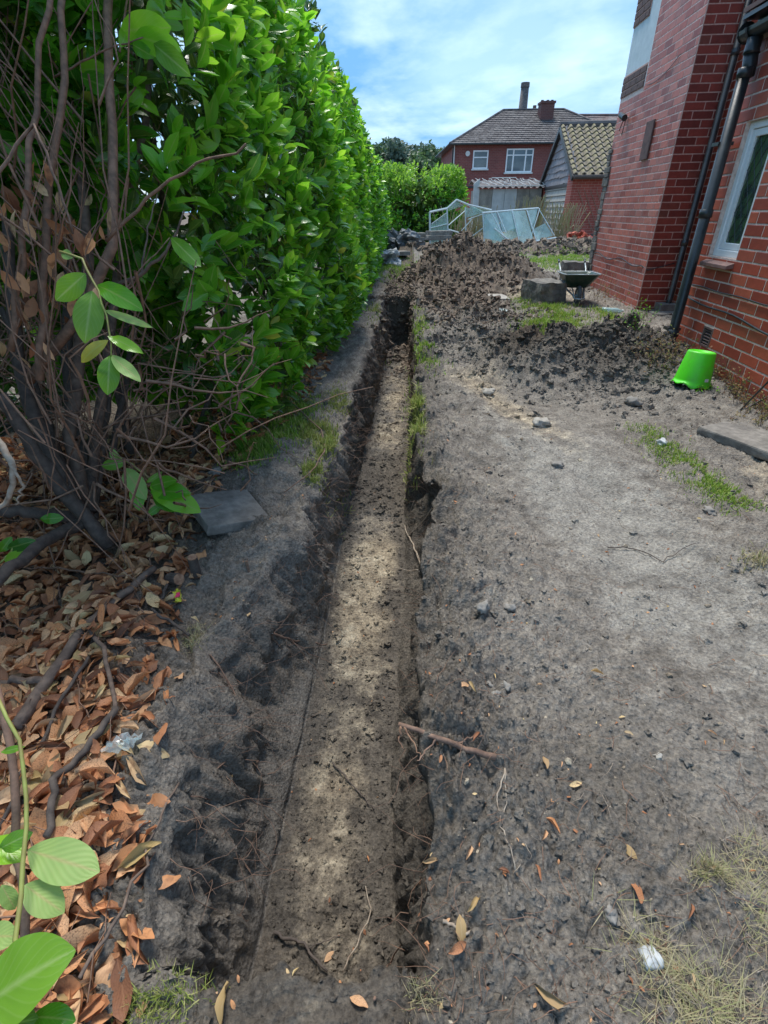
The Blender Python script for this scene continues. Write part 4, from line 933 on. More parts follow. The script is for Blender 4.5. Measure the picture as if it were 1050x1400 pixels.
def put_leaves(A, mk, single, parent, off, tp=LT, lab='foliage'):
    pos, R, sc = A; n = len(pos); d = np.linalg.norm(pos - np.array([0, 0, CAM_H]), axis=1)
    ti = rng.integers(0, len(tp), n); rest_ = np.ones(n, bool)
    if single:
        v = (pos - np.array([0, 0, CAM_H])); zc = v @ np.array(fwd); ok = (zc > .1) & (np.abs(v @ np.array(rt) / np.maximum(zc, .1)) < .76) & (np.abs(v @ np.array(up) / np.maximum(zc, .1)) < 1.0)
        order = np.argsort(np.where(ok, d / sc, 1e9))[:single]
        for i in order:
            o = bpy.data.objects.new('leaf', leaf_me[(ti[i], mk)]); m = Matrix([list(R[i][r]) + [pos[i][r] - off[r]] for r in range(3)] + [[0, 0, 0, 1]]) @ Matrix.Diagonal((sc[i],) * 3 + (1,))
            link(o, parent); o.matrix_local = m
        rest_[order] = False
    o = scatter(lab, tp, ti[rest_], R[rest_], pos[rest_] - off, sc[rest_], MT[mk], parent); tag(o, kind='stuff'); return o
leaf_me = {}
for mk in ('laurel', 'laurel_new', 'laurel_deep', 'dead', 'dead_pale'):
    for i, (tv, tq, tu) in enumerate(LT):
        me = fast_mesh('leaf', tv, tq, tu, True); me.materials.append(MT[mk]); leaf_me[(i, mk)] = me
newg = noise3(A1[0], .9, 81) + (A1[0][:, 2] - 1.5) * .35 + rng.normal(0, .22, len(A1[0])) + .25 * noise3(A1[0], 3.5, 82) > .05
selA = lambda A, m: [a[m] for a in A]
put_leaves(cat_(selA(A1, ~newg), A3), 'laurel', 200, hedge, hlocal)
put_leaves(selA(A1, newg), 'laurel_new', 100, hedge, hlocal)
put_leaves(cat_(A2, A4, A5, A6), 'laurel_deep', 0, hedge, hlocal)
# solid shade inside so that light does not pour through: many inner twigs and darker leaves
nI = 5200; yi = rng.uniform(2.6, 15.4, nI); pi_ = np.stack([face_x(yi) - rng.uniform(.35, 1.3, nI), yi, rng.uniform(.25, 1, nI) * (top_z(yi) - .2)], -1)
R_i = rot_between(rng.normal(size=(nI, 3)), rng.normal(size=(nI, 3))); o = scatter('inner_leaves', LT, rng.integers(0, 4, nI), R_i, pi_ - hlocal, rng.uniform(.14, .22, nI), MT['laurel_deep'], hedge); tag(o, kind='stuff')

# stems of the hedge
def wobble(pts, seed, a=.02, n=10):
    r = np.random.default_rng(seed); P_ = [Vector(p) for p in pts]; o = []
    seg = [(P_[i+1] - P_[i]).length for i in range(len(P_) - 1)]; T = sum(seg)
    for k in range(n + 1):
        s_ = T * k / n; i = 0
        while i < len(seg) - 1 and s_ > seg[i]: s_ -= seg[i]; i += 1
        u = min(1, s_ / max(seg[i], 1e-6)); p = P_[i].lerp(P_[i+1], u)
        if 0 < k < n: p = p + Vector(r.normal(0, a, 3))
        o.append(p)
    return o
def taper(a, b, n): return [a + (b - a) * k / n for k in range(n + 1)]
def stem(name, pts, ra, rb, mk, parent=None, seed=0, a=.0045, n=12, sides=8, off=None):
    m = MB(); w = wobble(pts, seed, a, n)
    if off is not None: w = [p - Vector(off) for p in w]
    m.tube(w, taper(ra, rb, n), sides); return m.build(name, MT[mk], parent, smooth=True)
HO = hlocal
base1 = PG(120, 715)
STM = [  # image path with depth: (px, py, D) ; radius
    ([(150, -30, 1.75), (148, 120, 1.75), (156, 330, 1.78), (120, 420, 1.8), (40, 520, 1.95)], .014, .020, 'bark_red'),
    ([(88, -30, 1.6), (84, 150, 1.62), (62, 330, 1.7), (55, 520, 1.8)], .010, .014, 'bark_red'),
    ([(72, -30, 1.5), (45, 130, 1.55), (30, 330, 1.6), (15, 480, 1.7)], .008, .011, 'bark_red'),
    ([(112, -30, 2.0), (104, 170, 2.0), (120, 330, 2.05), (110, 480, 2.1), (95, 600, 2.2), (118, 705, 2.3)], .012, .030, 'bark'),
    ([(215, -20, 2.3), (200, 150, 2.3), (165, 330, 2.3), (150, 470, 2.3), (128, 610, 2.35), (122, 710, 2.35)], .010, .026, 'bark'),
    ([(10, 300, 1.9), (20, 480, 2.0), (60, 600, 2.1), (110, 700, 2.25)], .018, .034, 'bark_dark'),
    ([(0, 540, 1.8), (50, 620, 1.95), (100, 690, 2.1), (150, 745, 2.2)], .022, .032, 'bark_dark'),
    ([(95, 330, 2.4), (92, 470, 2.4), (95, 570, 2.4), (120, 640, 2.35), (125, 700, 2.3)], .020, .034, 'bark_dark'),
    ([(180, 420, 2.5), (150, 530, 2.45), (135, 640, 2.4), (128, 710, 2.35)], .010, .022, 'bark_dark'),
    ([(0, 420, 2.1), (45, 520, 2.2), (75, 610, 2.25), (115, 700, 2.3)], .014, .024, 'bark_dark'),
    ([(-10, 700, 2.0), (50, 700, 2.1), (110, 712, 2.25)], .022, .030, 'bark_dark'),
    ([(-10, 800, 1.6), (60, 740, 1.9), (118, 712, 2.2)], .018, .028, 'bark_dark'),
    ([(230, 300, 2.6), (190, 430, 2.6), (165, 560, 2.55), (150, 640, 2.5)], .010, .016, 'bark_dark'),
    ([(320, 400, 3.1), (300, 500, 3.1), (270, 590, 3.05), (255, 660, 3.0)], .014, .022, 'bark_dark')]
for i, (pts, ra, rb, mk) in enumerate(STM):
    stem('stem', [PD(*p) for p in pts], ra, rb, mk, hedge, seed=100 + i, off=HO)
for i in range(26):        # further stems along the hedge, behind the leaves
    y_ = 2.9 + i * .49; x_ = face_x(y_) - .75 + .2 * math.sin(i * 2.3)
    stem('stem', [(x_, y_, -.05), (x_ + .1 * math.sin(i), y_ + .1, 1.0), (x_ + .25 * math.sin(i * 1.7), y_ - .1, 2.3)], .03, .012, 'bark_dark', hedge, seed=150 + i, off=HO, sides=6)
# tangle of thin twigs in the bare near end
tw = MB(); r = np.random.default_rng(5)
def rp(x0, x1, y0, y1, D0, D1): return PD(r.uniform(x0, x1), r.uniform(y0, y1), r.uniform(D0, D1))
for i in range(330):
    a_ = rp(-40, 190, -20, 700, 1.5, 2.9); an = r.uniform(-.7, .7); L_ = r.uniform(.25, 1.0)
    dirv = Vector((math.sin(an) * 1.0, r.uniform(-.4, .4), math.cos(an) * r.choice([1, 1, -1]))).normalized()
    b_ = a_ + dirv * L_; tw.tube(wobble([p - Vector(HO) for p in (a_, a_.lerp(b_, .5) + Vector(r.normal(0, .05, 3)), b_)], i, .008, 5), taper(r.uniform(.002, .006), .0012, 5), 4, cap=False)
for i in range(200):
    a_ = rp(-40, 330, 430, 690, 1.9, 3.0); b_ = a_ + Vector((r.normal(0, .25), r.normal(0, .2), r.normal(0, .18)))
    tw.tube(wobble([p - Vector(HO) for p in (a_, a_.lerp(b_, .5) + Vector(r.normal(0, .04, 3)), b_)], 900 + i, .01, 5), taper(r.uniform(.003, .008), .0014, 5), 4, cap=False)
o = tw.build('twigs', MT['bark_red'], hedge, smooth=True); tag(o, kind='stuff')
# withered leaves still hanging among the stems
nD = 130; pd_ = np.array([PD(r.normal(55, 45), r.normal(340, 70), r.uniform(1.5, 2.1)) for _ in range(nD)])
o = scatter('withered_leaves', LT, r.integers(0, 4, nD), rot_between(np.stack([r.normal(0, .5, nD), r.normal(0, .5, nD), -np.ones(nD)], -1), r.normal(size=(nD, 3))), pd_ - HO, r.uniform(.05, .085, nD), MT['dead'], hedge); tag(o, kind='stuff')

# ------------------------------------------------------------------ bare branches and sprigs standing out of the hedge
def sprig(name, lab, cat, stems_, leaves, group=None):
    """stems_: lists of (px,py,D) with radii; leaves: (base px,py,D, tip px,py,D, width, material, facing)"""
    root = PD(*stems_[0][0][0]); e = empty(name, root, lab, cat, group)
    for i, (pts, ra, rb, mk) in enumerate(stems_):
        stem('stem', [PD(*p) for p in pts], ra, rb, mk, e, seed=hash(name) % 97 + i if False else 300 + i, a=.0025, n=10, sides=7, off=root)
    for i, (b_, t_, w, mk, tw_, ng) in enumerate(leaves):
        B_, T_ = PD(*b_), PD(*t_); L_ = (T_ - B_).length; tv, tq, tu = leaf_tpl(9, w * .84, .10 + .05 * (i % 3), .12 + .05 * (i % 4), tw_, wave=.6, seed=i)
        me = fast_mesh('leaf', tv * L_, tq, tu, True); me.materials.append(MT[mk]); o = bpy.data.objects.new('leaf', me); link(o, e)
        vn = (Vector((0, 0, CAM_H)) - B_).normalized() + Vector(ng); R_ = rot_between(np.array(T_ - B_), np.array(vn))
        o.matrix_local = Matrix([list(R_[k]) + [(B_ - root)[k]] for k in range(3)] + [[0, 0, 0, 1]])
        s_ = o.modifiers.new('smooth', 'SUBSURF'); s_.levels = s_.render_levels = 1
    return e
z0 = (0, 0, 0)
sprig('laurel_sprig', 'green laurel sprig with pale undersides in the lower left photo corner', 'sprig',
      [([(-5, 950, .80), (25, 1005, .78), (38, 1060, .76), (36, 1110, .74), (32, 1200, .70), (20, 1275, .66), (40, 1380, .62)], .0028, .0035, 'greenstem'),
       ([(-8, 925, .86), (14, 1010, .84), (24, 1110, .82), (34, 1260, .8), (36, 1420, .78)], .006, .007, 'bark_red')],
      [((38, 1162, .74), (134, 1192, .72), .29, 'sprig_pale', .1, z0), ((34, 1210, .72), (86, 1247, .70), .33, 'sprig_pale', -.1, z0),
       ((-30, 1385, .62), (77, 1300, .60), .36, 'sprig', .2, (0, .2, .3)), ((0, 1160, .74), (36, 1142, .73), .3, 'sprig', .1, z0), ((2, 1210, .72), (22, 1245, .72), .3, 'sprig_pale', .1, z0),
       ((-20, 1280, .68), (18, 1280, .66), .34, 'sprig_pale', 0, z0), ((2, 1028, .78), (29, 1022, .77), .16, 'sprig', .2, z0), ((44, 1390, .62), (98, 1392, .61), .30, 'laurel', .3, (0, .1, .5)),
       ((-20, 1150, .76), (30, 1175, .74), .34, 'laurel_new', .3, (.5, 0, .2)), ((-30, 1345, .66), (40, 1375, .64), .30, 'sprig', .1, z0), ((-10, 1405, .62), (40, 1395, .60), .3, 'laurel_deep', .2, z0)])
sprig('laurel_sprig', 'drooping laurel sprig of broad light green leaves in front of the bare stems', 'sprig',
      [([(82, 344, 1.35), (112, 352, 1.34), (132, 392, 1.33), (148, 440, 1.32), (152, 486, 1.32)], .0035, .002, 'greenstem')],
      [((117, 374, 1.34), (75, 412, 1.33), .32, 'sprig', 0, z0), ((126, 398, 1.33), (116, 468, 1.31), .30, 'sprig', .15, z0), ((133, 390, 1.33), (190, 417, 1.30), .24, 'laurel_new', .2, (0, 0, .3)),
       ((150, 486, 1.32), (147, 540, 1.31), .30, 'sprig', .05, z0), ((152, 486, 1.32), (190, 520, 1.30), .20, 'sprig_pale', .5, z0), ((142, 424, 1.32), (204, 446, 1.30), .09, 'sprig_pale', .3, z0),
       ((148, 460, 1.32), (194, 479, 1.31), .2, 'laurel', .2, (0, 0, .5)), ((148, 465, 1.32), (102, 494, 1.31), .2, 'laurel', .2, (0, 0, .5)), ((84, 344, 1.35), (98, 352, 1.34), .4, 'sprig_pale', 0, z0)])
sprig('laurel_sprig', 'yellow green laurel shoot with leaves near the top left among the stems', 'sprig',
      [([(75, 105, 1.75), (130, 75, 1.72), (165, 60, 1.70), (200, 50, 1.68)], .004, .002, 'bark_red')],
      [((165, 42, 1.70), (232, 38, 1.66), .30, 'laurel_new', .1, z0), ((185, 48, 1.69), (243, 68, 1.66), .27, 'laurel_new', .2, z0), ((210, 60, 1.68), (254, 98, 1.66), .26, 'sprig', .1, z0),
       ((180, 60, 1.7), (205, 75, 1.68), .28, 'laurel', .1, z0), ((150, 95, 1.8), (105, 95, 1.8), .3, 'laurel', .1, z0), ((110, 105, 1.8), (160, 125, 1.8), .3, 'laurel', .1, z0), ((165, 65, 1.7), (178, 30, 1.7), .25, 'laurel', .1, z0)])
sprig('laurel_shoot', 'low laurel shoot growing from the dead leaves beside the left paving slab', 'sprig',
      [([(228, 690, 2.15), (205, 655, 2.12), (175, 630, 2.1), (152, 622, 2.1)], .005, .003, 'greenstem'), ([(228, 690, 2.15), (225, 660, 2.1), (215, 640, 2.1)], .005, .003, 'greenstem')],
      [((165, 640, 2.1), (150, 610, 2.1), .2, 'sprig_pale', .1, z0), ((172, 632, 2.1), (136, 638, 2.08), .28, 'sprig', .1, z0), ((170, 640, 2.1), (198, 680, 2.05), .26, 'sprig_pale', .1, z0),
       ((205, 668, 2.1), (272, 694, 2.05), .25, 'laurel_new', .2, (0, 0, .4)), ((205, 665, 2.1), (240, 655, 2.05), .25, 'laurel', .2, (0, 0, .3)), ((200, 660, 2.1), (222, 645, 2.1), .16, 'sprig', .1, z0),
       ((210, 680, 2.1), (245, 697, 2.05), .25, 'laurel', .2, (0, 0, .3)), ((185, 660, 2.1), (190, 695, 2.05), .28, 'laurel', .1, z0), ((205, 672, 2.1), (260, 672, 2.08), .28, 'laurel_new', .2, (0, 0, .5)),
       ((222, 690, 2.12), (200, 705, 2.1), .25, 'laurel', .2, (0, 0, .3))])
sprig('laurel_shoot', 'small green laurel shoot at the left photo edge above the dead leaves', 'sprig',
      [([(0, 770, 1.85), (15, 755, 1.85), (25, 735, 1.85)], .004, .003, 'greenstem')],
      [((5, 765, 1.85), (42, 762, 1.83), .3, 'laurel_new', .1, z0), ((10, 750, 1.85), (45, 740, 1.83), .25, 'laurel', .1, z0), ((0, 755, 1.85), (15, 735, 1.84), .3, 'laurel', .1, z0), ((55, 710, 1.95), (85, 708, 1.95), .3, 'laurel', .1, z0)])
def branch(name, lab, cat, paths, off=True, **kw):
    root = Vector(paths[0][0][0]); e = empty(name, root, lab, cat)
    for i, (pts, ra, rb, mk) in enumerate(paths):
        stem('limb' if i == 0 else 'side_branch', pts, ra, rb, mk, e, seed=400 + i + int(root.x * 100), a=kw.get('a', .0025), n=kw.get('n', 12), off=root)
    return e
b = branch('dead_branch', 'thin bare branch arching out of the hedge over the green leaves', 'branch',
       [([PD(*q) for q in ((145, 330, 1.7), (200, 270, 1.65), (270, 222, 1.6), (318, 210, 1.55), (336, 197, 1.52))], .006, .003, 'bark_red')])
b = branch('dead_branch', 'grey forked dead branch reaching right from below the arching one', 'branch',
       [([PD(*q) for q in ((145, 395, 1.9), (190, 378, 1.85), (225, 345, 1.8), (240, 318, 1.78), (252, 288, 1.76))], .009, .003, 'bark'), ([PD(*q) for q in ((192, 377, 1.85), (205, 300, 1.85), (215, 265, 1.85))], .004, .002, 'bark')])
b = branch('dead_branch', 'pale orange snapped twig bent like a hook beside the upright stems', 'branch',
       [([PD(*q) for q in ((-10, 250, 1.3), (20, 205, 1.3), (44, 168, 1.3), (62, 205, 1.3), (82, 265, 1.32), (100, 320, 1.35))], .0045, .003, 'deadwood')])
b = branch('dead_branch', 'weathered grey forked branch at the left photo edge above the litter', 'branch',
       [([PD(*q) for q in ((-10, 590, 1.25), (14, 625, 1.25), (22, 650, 1.27), (8, 685, 1.3), (-10, 705, 1.3))], .009, .006, 'paleroot'), ([PD(*q) for q in ((20, 640, 1.26), (32, 668, 1.28), (22, 690, 1.3))], .004, .002, 'paleroot')])
sprig('single_leaf_twig', 'yellow green leaf alone on a twig in front of the dark hedge', 'sprig',
      [([(150, 430, 1.7), (190, 370, 1.68), (232, 325, 1.66)], .003, .0015, 'deadwood')], [((234, 325, 1.66), (272, 362, 1.62), .2, 'sprig', .3, z0)])

# ------------------------------------------------------------------ dead leaf litter under the hedge
rng = np.random.default_rng(33)
DT = [leaf_tpl(5, .20, .5, .35, .5, .15, 1.4, seed=11), leaf_tpl(5, .22, .2, -.3, -.4, .1, 1.2, seed=12), leaf_tpl(5, .16, .9, .2, .9, .5, 1.2, seed=13), leaf_tpl(5, .24, .15, .5, .2, 0, 1.5, seed=14),
      leaf_tpl(5, .13, 1.3, .15, -.6, .7, 1.3, seed=15), leaf_tpl(5, .22, -.35, .4, .5, 0, 1.5, seed=16)]
LE = [(.2, -.50), (.38, -.535), (.6, -.60), (.93, -.70), (1.05, -.70), (1.21, -.80), (1.6, -.80), (1.9, -.86), (2.2, -1.0), (2.6, -.98), (3.2, -.80), (4.2, -.68), (5, -.65)]
n = 5200
ly = .2 + 3.0 * rng.random(n) ** 1.15; le = ip(LE, ly); lx = le - rng.normal(0, .035, n) - rng.random(n) ** .9 * (.5 + .65 * ly)
ly2 = rng.uniform(2.2, 5.5, 900); lx2 = ip(LE, ly2) + .14 - rng.random(900) * .9
ly = np.concatenate([ly, ly2]); lx = np.concatenate([lx, lx2]); n = len(ly)
stack = rng.random(n) * .045 * sst(0, .12, ip(LE, ly) - lx)
lz = gzs(lx, ly) + .006 + stack
a = rng.uniform(0, 2 * math.pi, n); dd = np.stack([np.cos(a), np.sin(a), rng.normal(0, .28, n)], -1); nn = np.stack([rng.normal(0, .42, n), rng.normal(0, .42, n), np.ones(n)], -1)
RL = rot_between(dd, nn); sc = rng.uniform(.06, .112, n); ti = rng.integers(0, 6, n); pos = np.stack([lx, ly, lz], -1) - dd * (sc * .4)[:, None]
d = np.linalg.norm(pos - np.array([0, 0, CAM_H]), axis=1); v = pos - np.array([0, 0, CAM_H]); zc = v @ np.array(fwd)
ok = (np.abs(v @ np.array(rt) / zc) < .75) & (np.abs(v @ np.array(up) / zc) < 1.0)
score = np.where(ok, d / sc - stack * 260, 1e9); order = np.argsort(score)[:285]
dme = {}
for i, (tv, tq, tu) in enumerate(DT):
    for mk in ('dead', 'dead_pale'):
        me = fast_mesh('fallen_leaf', tv, tq, tu, True); me.materials.append(MT[mk]); dme[(i, mk)] = me
def single_leaf(i, p, R_, s_, mk, lab, group):
    o = bpy.data.objects.new('fallen_leaf', dme[(i, mk)]); link(o); o.matrix_world = Matrix([list(R_[k]) + [p[k]] for k in range(3)] + [[0, 0, 0, 1]]) @ Matrix.Diagonal((s_, s_, s_, 1)); return tag(o, lab, 'leaf', group)
for i in order: single_leaf(ti[i], pos[i], RL[i], sc[i], 'dead' if rng.random() < .84 else 'dead_pale', 'curled brown dead laurel leaf in the thick litter left of the trench', 'dead laurel leaves in the litter')
m_ = np.ones(n, bool); m_[order] = False
o = scatter('leaf_litter', DT, ti[m_], RL[m_], pos[m_], sc[m_], MT['dead']); tag(o, 'thick litter of brown dead laurel leaves under the hedge', kind='stuff')
# loose leaves on the bare earth
LF1 = [(85+0, 0)]
LOOSE = [(298, 1078, .05, 1, 'yellowish dead leaf hanging on the left trench bank'), (318, 1070, .045, 1, 'pale ragged dead leaf beside the yellowish one on the left trench bank'),
 (648, 1238, .045, 1, 'slim yellow leaf standing on the earth right of the trench'), (748, 1360, .075, 1, 'large rolled tan leaf near the bottom of the photo'), (872, 1222, .06, 0, 'curled orange leaf next to the dry straw'),
 (590, 1180, .045, 1, 'pale grey narrow leaf at the right trench edge'), (430, 1345, .0, 0, ''), (450, 1310, .04, 0, 'orange leaf lying at the near end of the trench floor'), (492, 1372, .045, 0, 'orange brown leaf on the earth in front of the trench end'),
 (305, 1372, .075, 1, 'large pale leaf on the grass in front of the trench end'), (632, 940, .045, 0, 'brown leaf standing above the broken root on the right lip'), (645, 945, .045, 1, 'pale leaf beside the brown one above the broken root'),
 (652, 1012, .04, 0, 'dark red brown leaf behind the broken root'), (815, 922, .045, 1, 'flat pale dead leaf on the bare path'), (745, 1048, .045, 1, 'pale torn leaf on the path below the broken root'), (787, 1075, .04, 0, 'orange leaf fragment on the path'),
 (755, 1130, .05, 0, 'brown upright leaf on the bare earth'), (742, 1146, .035, 0, 'small pink brown leaf near the upright brown one'), (690, 1195, .03, 0, 'short brown leaf among the scattered ones'), (630, 1270, .055, 1, 'rolled tan leaf left of the yellow leaf'),
 (625, 1300, .05, 0, 'narrow brown leaf below the rolled tan leaf'), (860, 1168, .045, 1, 'bright straw coloured leaf roll above the curled orange leaf'), (942, 1248, .04, 0, 'orange leaf on straw near the right edge'),
 (858, 1005, .03, 1, 'small yellow leaf alone on the bare path'), (340, 842, .035, 0, 'small orange leaf on the left bank'), (262, 805, .05, 1, 'pink tan leaf beside the wrapper'), (972, 1005, .03, 0, 'small brown leaf far right on the path'),
 (640, 1170, .04, 0, 'red brown leaf heap piece near the trench edge'), (332, 968, .03, 1, 'little yellow leaf on a thin root of the left bank'), (735, 1195, .04, 0, 'curled leaf scrap between yellow leaf and path'), (912, 832, .02, 1, 'tiny pale leaf on the pale part of the path'),
 (955, 712, .025, 1, 'tiny bright leaf near the grass strip')]
for i, (px, py, s_, pale, lab) in enumerate(LOOSE):
    if not lab: continue
    p = GP(px, py, .012); a = i * 1.9; dd = np.array([math.cos(a), math.sin(a), .15]); R_ = rot_between(dd, np.array([rng.normal(0, .3), rng.normal(0, .3) - .2, 1]))
    single_leaf(int(rng.choice([0, 2, 4, 5])), np.array(p) - dd * s_ * .4, R_, s_ * .92, 'dead_pale' if pale else 'dead', lab, None)
nS = 480; yy_ = .3 + 3 * rng.random(nS) ** 1.6; ss_ = rng.random(nS); xs_ = np.where(ss_ < .3, ip(LR, yy_) - rng.random(nS) * .12, np.where(ss_ < .45, ip(LF, yy_) + rng.random(nS) * .35, ip(RR, yy_) + rng.random(nS) ** 1.4 * (.35 + .9 * yy_)))
P_ = np.stack([xs_, yy_, gzs(xs_, yy_) + .003], -1); a = rng.uniform(0, 6.28, nS)
o = scatter('leaf_crumbs', DT, rng.integers(0, 6, nS), rot_between(np.stack([np.cos(a), np.sin(a), 0 * a], -1), np.stack([rng.normal(0, .3, nS), rng.normal(0, .3, nS), np.ones(nS)], -1)), P_, rng.uniform(.006, .02, nS), MT['dead']); tag(o, 'broken bits of dead leaf over the dug earth', kind='stuff')

# ------------------------------------------------------------------ fallen branches, stumps, roots
def gbranch(name, lab, cat, pts, ra, rb, mk, lift=.02, sides=(), a=.006):
    e = empty(name, GP(*pts[0]), lab, cat); root = e.location.copy(); w = [GP(px, py, lift) for px, py in pts]
    stem('limb', w, ra, rb, mk, e, seed=int(pts[0][0] * 7 + pts[0][1]), a=a, n=14, off=root)
    for k, (sp_, r1, r2) in enumerate(sides): stem('side_branch', [GP(px, py, lift) for px, py in sp_], r1, r2, mk, e, seed=77 + k, a=a, n=8, off=root)
    return e
gbranch('fallen_branch', 'thick dark fallen branch lying across the dead leaves', 'branch', [(215, 790), (160, 838), (112, 880), (80, 935), (55, 975), (30, 1010)], .014, .020, 'bark', .05,
        [([(72, 948), (30, 945), (-10, 955)], .012, .012), ([(125, 870), (150, 905), (158, 960), (165, 985)], .008, .006)])
gbranch('fallen_branch', 'bent dark stick below the thick branch pointing down to the photo corner', 'branch', [(165, 985), (120, 1045), (95, 1075), (82, 1110), (75, 1160)], .010, .009, 'bark_dark', .055)
gbranch('fallen_branch', 'curved dark root looping over the litter beside the stump', 'branch', [(232, 810), (212, 845), (240, 862), (262, 880)], .007, .005, 'bark_dark', .04)
gbranch('fallen_branch', 'long thin stick lying over the upper dead leaves', 'branch', [(-5, 790), (60, 788), (130, 795), (180, 800)], .005, .003, 'bark_red', .05)
gbranch('fallen_branch', 'thin stick lying over the dead leaves toward the grass', 'branch', [(250, 1085), (185, 1230), (160, 1290), (120, 1350)], .003, .004, 'bark', .05)
gbranch('fallen_branch', 'dark stick under the laurel sprig on the litter', 'branch', [(130, 905), (70, 1010), (30, 1090), (5, 1160)], .006, .005, 'bark_dark', .045)
tw = MB()
for i in range(240):
    y_ = .25 + 2.1 * rng.random(); x_ = float(ip(LE, y_)) - .04 - rng.random() * (.4 + .6 * y_); an = rng.normal(2.2, .6); L_ = rng.uniform(.06, .32)
    p0 = Vector((x_, y_, gz(x_, y_) + rng.uniform(.015, .06))); x1, y1 = x_ + math.cos(an) * L_, y_ + math.sin(an) * L_
    if x1 > float(ip(LE, y1)) + .03: continue
    p1 = Vector((x1, y1, gz(x1, y1) + rng.uniform(.015, .06))); tw.tube(wobble([p0, p1], i, .006, 5), taper(rng.uniform(.0012, .0034), .001, 5), 4, cap=False)
o = tw.build('litter_twigs', MT['bark_red'], smooth=True); tag(o, 'thin twigs strewn over the dead leaf litter', kind='stuff')
def stump(px, py, r_, h_, lean, lab):
    p = GP(px, py); e = empty('cut_stump', p, lab, 'stump'); m = MB(); t_ = Vector(lean)
    m.tube([(0, 0, -.04), t_ * .4, t_ * .96], [r_ * 1.15, r_ * 1.02, r_], 12); m.build('trunk', MT['bark_dark'], e, smooth=False); m = MB(); m.tube([t_ * .955, t_], [r_ * .97, r_ * .94], 12); m.build('cut_face', MT['cutwood'], e)
stump(268, 782, .020, .1, (.004, -.01, .085), 'upright sawn stump beside the left paving slab')
stump(226, 790, .024, .1, (.085, -.055, .035), 'sawn stump lying low and pointing at the trench')
m_ = MB(); p = GP(340, 782); m_.tube([p, p + Vector((-.004, .01, .05))], .006, 7); o = m_.build('wooden_peg', MT['bark_red']); tag(o, 'short reddish wooden peg standing in the left bank', 'peg')
e = empty('broken_root', PG(672, 1045, .03), 'thick peeled root torn across the right trench lip', 'root'); r0b = e.location.copy()
for k, (pts, ra_, rb_) in enumerate((([(675, 1046), (640, 1030), (600, 1012), (570, 1000), (545, 990)], .0085, .006), ([(600, 1012), (588, 1024), (570, 1040)], .003, .0015), ([(620, 1020), (648, 1012), (660, 1010)], .003, .0015), ([(548, 992), (546, 1010), (552, 1026)], .004, .001), ([(552, 993), (566, 1018), (580, 1040)], .003, .001))):
    stem('limb' if k == 0 else 'side_branch', [(GP(px, py, .012) if px > 585 else PG(px, py, GP(600, 1012).z + .004 - (.02 * i if k > 2 else 0))) for i, (px, py) in enumerate(pts)], ra_, rb_, 'deadwood' if k < 3 else 'cutwood', e, seed=500 + k, a=.002, n=10, off=r0b)
e = gbranch('root', 'pale forked root hanging over the dark right trench wall', 'root', [(578, 786), (568, 758), (558, 738)], .0055, .0045, 'paleroot', .03, a=.003)
for pts, r1 in (([(558, 738), (552, 722), (566, 690)], .0035), ([(558, 738), (575, 722), (590, 700)], .0035), ([(575, 722), (584, 712), (600, 690)], .0025), ([(578, 786), (560, 785), (530, 784)], .003)):
    stem('side_branch', [GP(px, py, .03) for px, py in pts], r1, .0015, 'paleroot', e, seed=int(pts[0][0]), a=.004, n=8, off=e.location)
gbranch('root', 'thin pale root trailing down the earth below the broken root', 'root', [(690, 1052), (680, 1090), (682, 1130), (700, 1165), (704, 1195)], .0022, .0014, 'paleroot', .006, [([(690, 1052), (693, 1100), (686, 1128)], .0018, .001)], a=.002)
gbranch('root', 'brown root arching down the near left bank', 'root', [(252, 872), (292, 905), (322, 945), (332, 990), (322, 1030), (290, 1065)], .0035, .002, 'deadwood', .012, [([(262, 1092), (330, 1105), (350, 1130)], .002, .001)], a=.004)
gbranch('root', 'curved bare root looping out of the left bank beside the grass', 'root', [(400, 560), (440, 600), (446, 625), (430, 655), (390, 685)], .005, .003, 'deadwood', .05, a=.002)
gbranch('root', 'bundle of brown root ends sticking out of the left trench wall', 'root', [(362, 868), (395, 878), (430, 884), (448, 886)], .006, .003, 'deadwood', .02, [([(370, 872), (385, 890), (395, 900)], .002, .001), ([(395, 878), (420, 898), (470, 918)], .0018, .001), ([(400, 880), (440, 930), (450, 950)], .0016, .001)], a=.003)
gbranch('stick', 'dark thin stick lying on the trench floor', 'stick', [(455, 1045), (490, 1085), (512, 1110)], .0035, .002, 'bark_dark', .012, a=.003)
gbranch('stick', 'dark forked stick lying at the near end of the trench floor', 'stick', [(375, 1277), (410, 1290), (430, 1310), (448, 1330)], .005, .003, 'bark_dark', .012, [([(420, 1300), (450, 1288), (470, 1280)], .002, .001)], a=.003)
gbranch('stick', 'yellowish straw curving up from the near trench end', 'stick', [(470, 1330), (490, 1290), (508, 1250), (500, 1215)], .0022, .0015, 'paleroot', .015, a=.002)
gbranch('stick', 'long brown twig leaning on the right side of the near trench end', 'stick', [(512, 1370), (530, 1320), (560, 1280), (575, 1262)], .0028, .0018, 'deadwood', .015, a=.002)
gbranch('stick', 'thin dark stick lying across the far trench floor', 'stick', [(540, 470), (555, 455), (562, 440)], .012, .008, 'bark_dark', .04, a=.005)
gbranch('stick', 'thin dark twig lying flat on the pale path', 'stick', [(830, 750), (870, 752), (905, 770), (950, 745)], .0028, .0015, 'bark_dark', .008, a=.004)
gbranch('stick', 'short pale stick near the rolled tan leaf', 'stick', [(605, 1262), (630, 1275), (658, 1280)], .004, .003, 'paleroot', .01, a=.002)
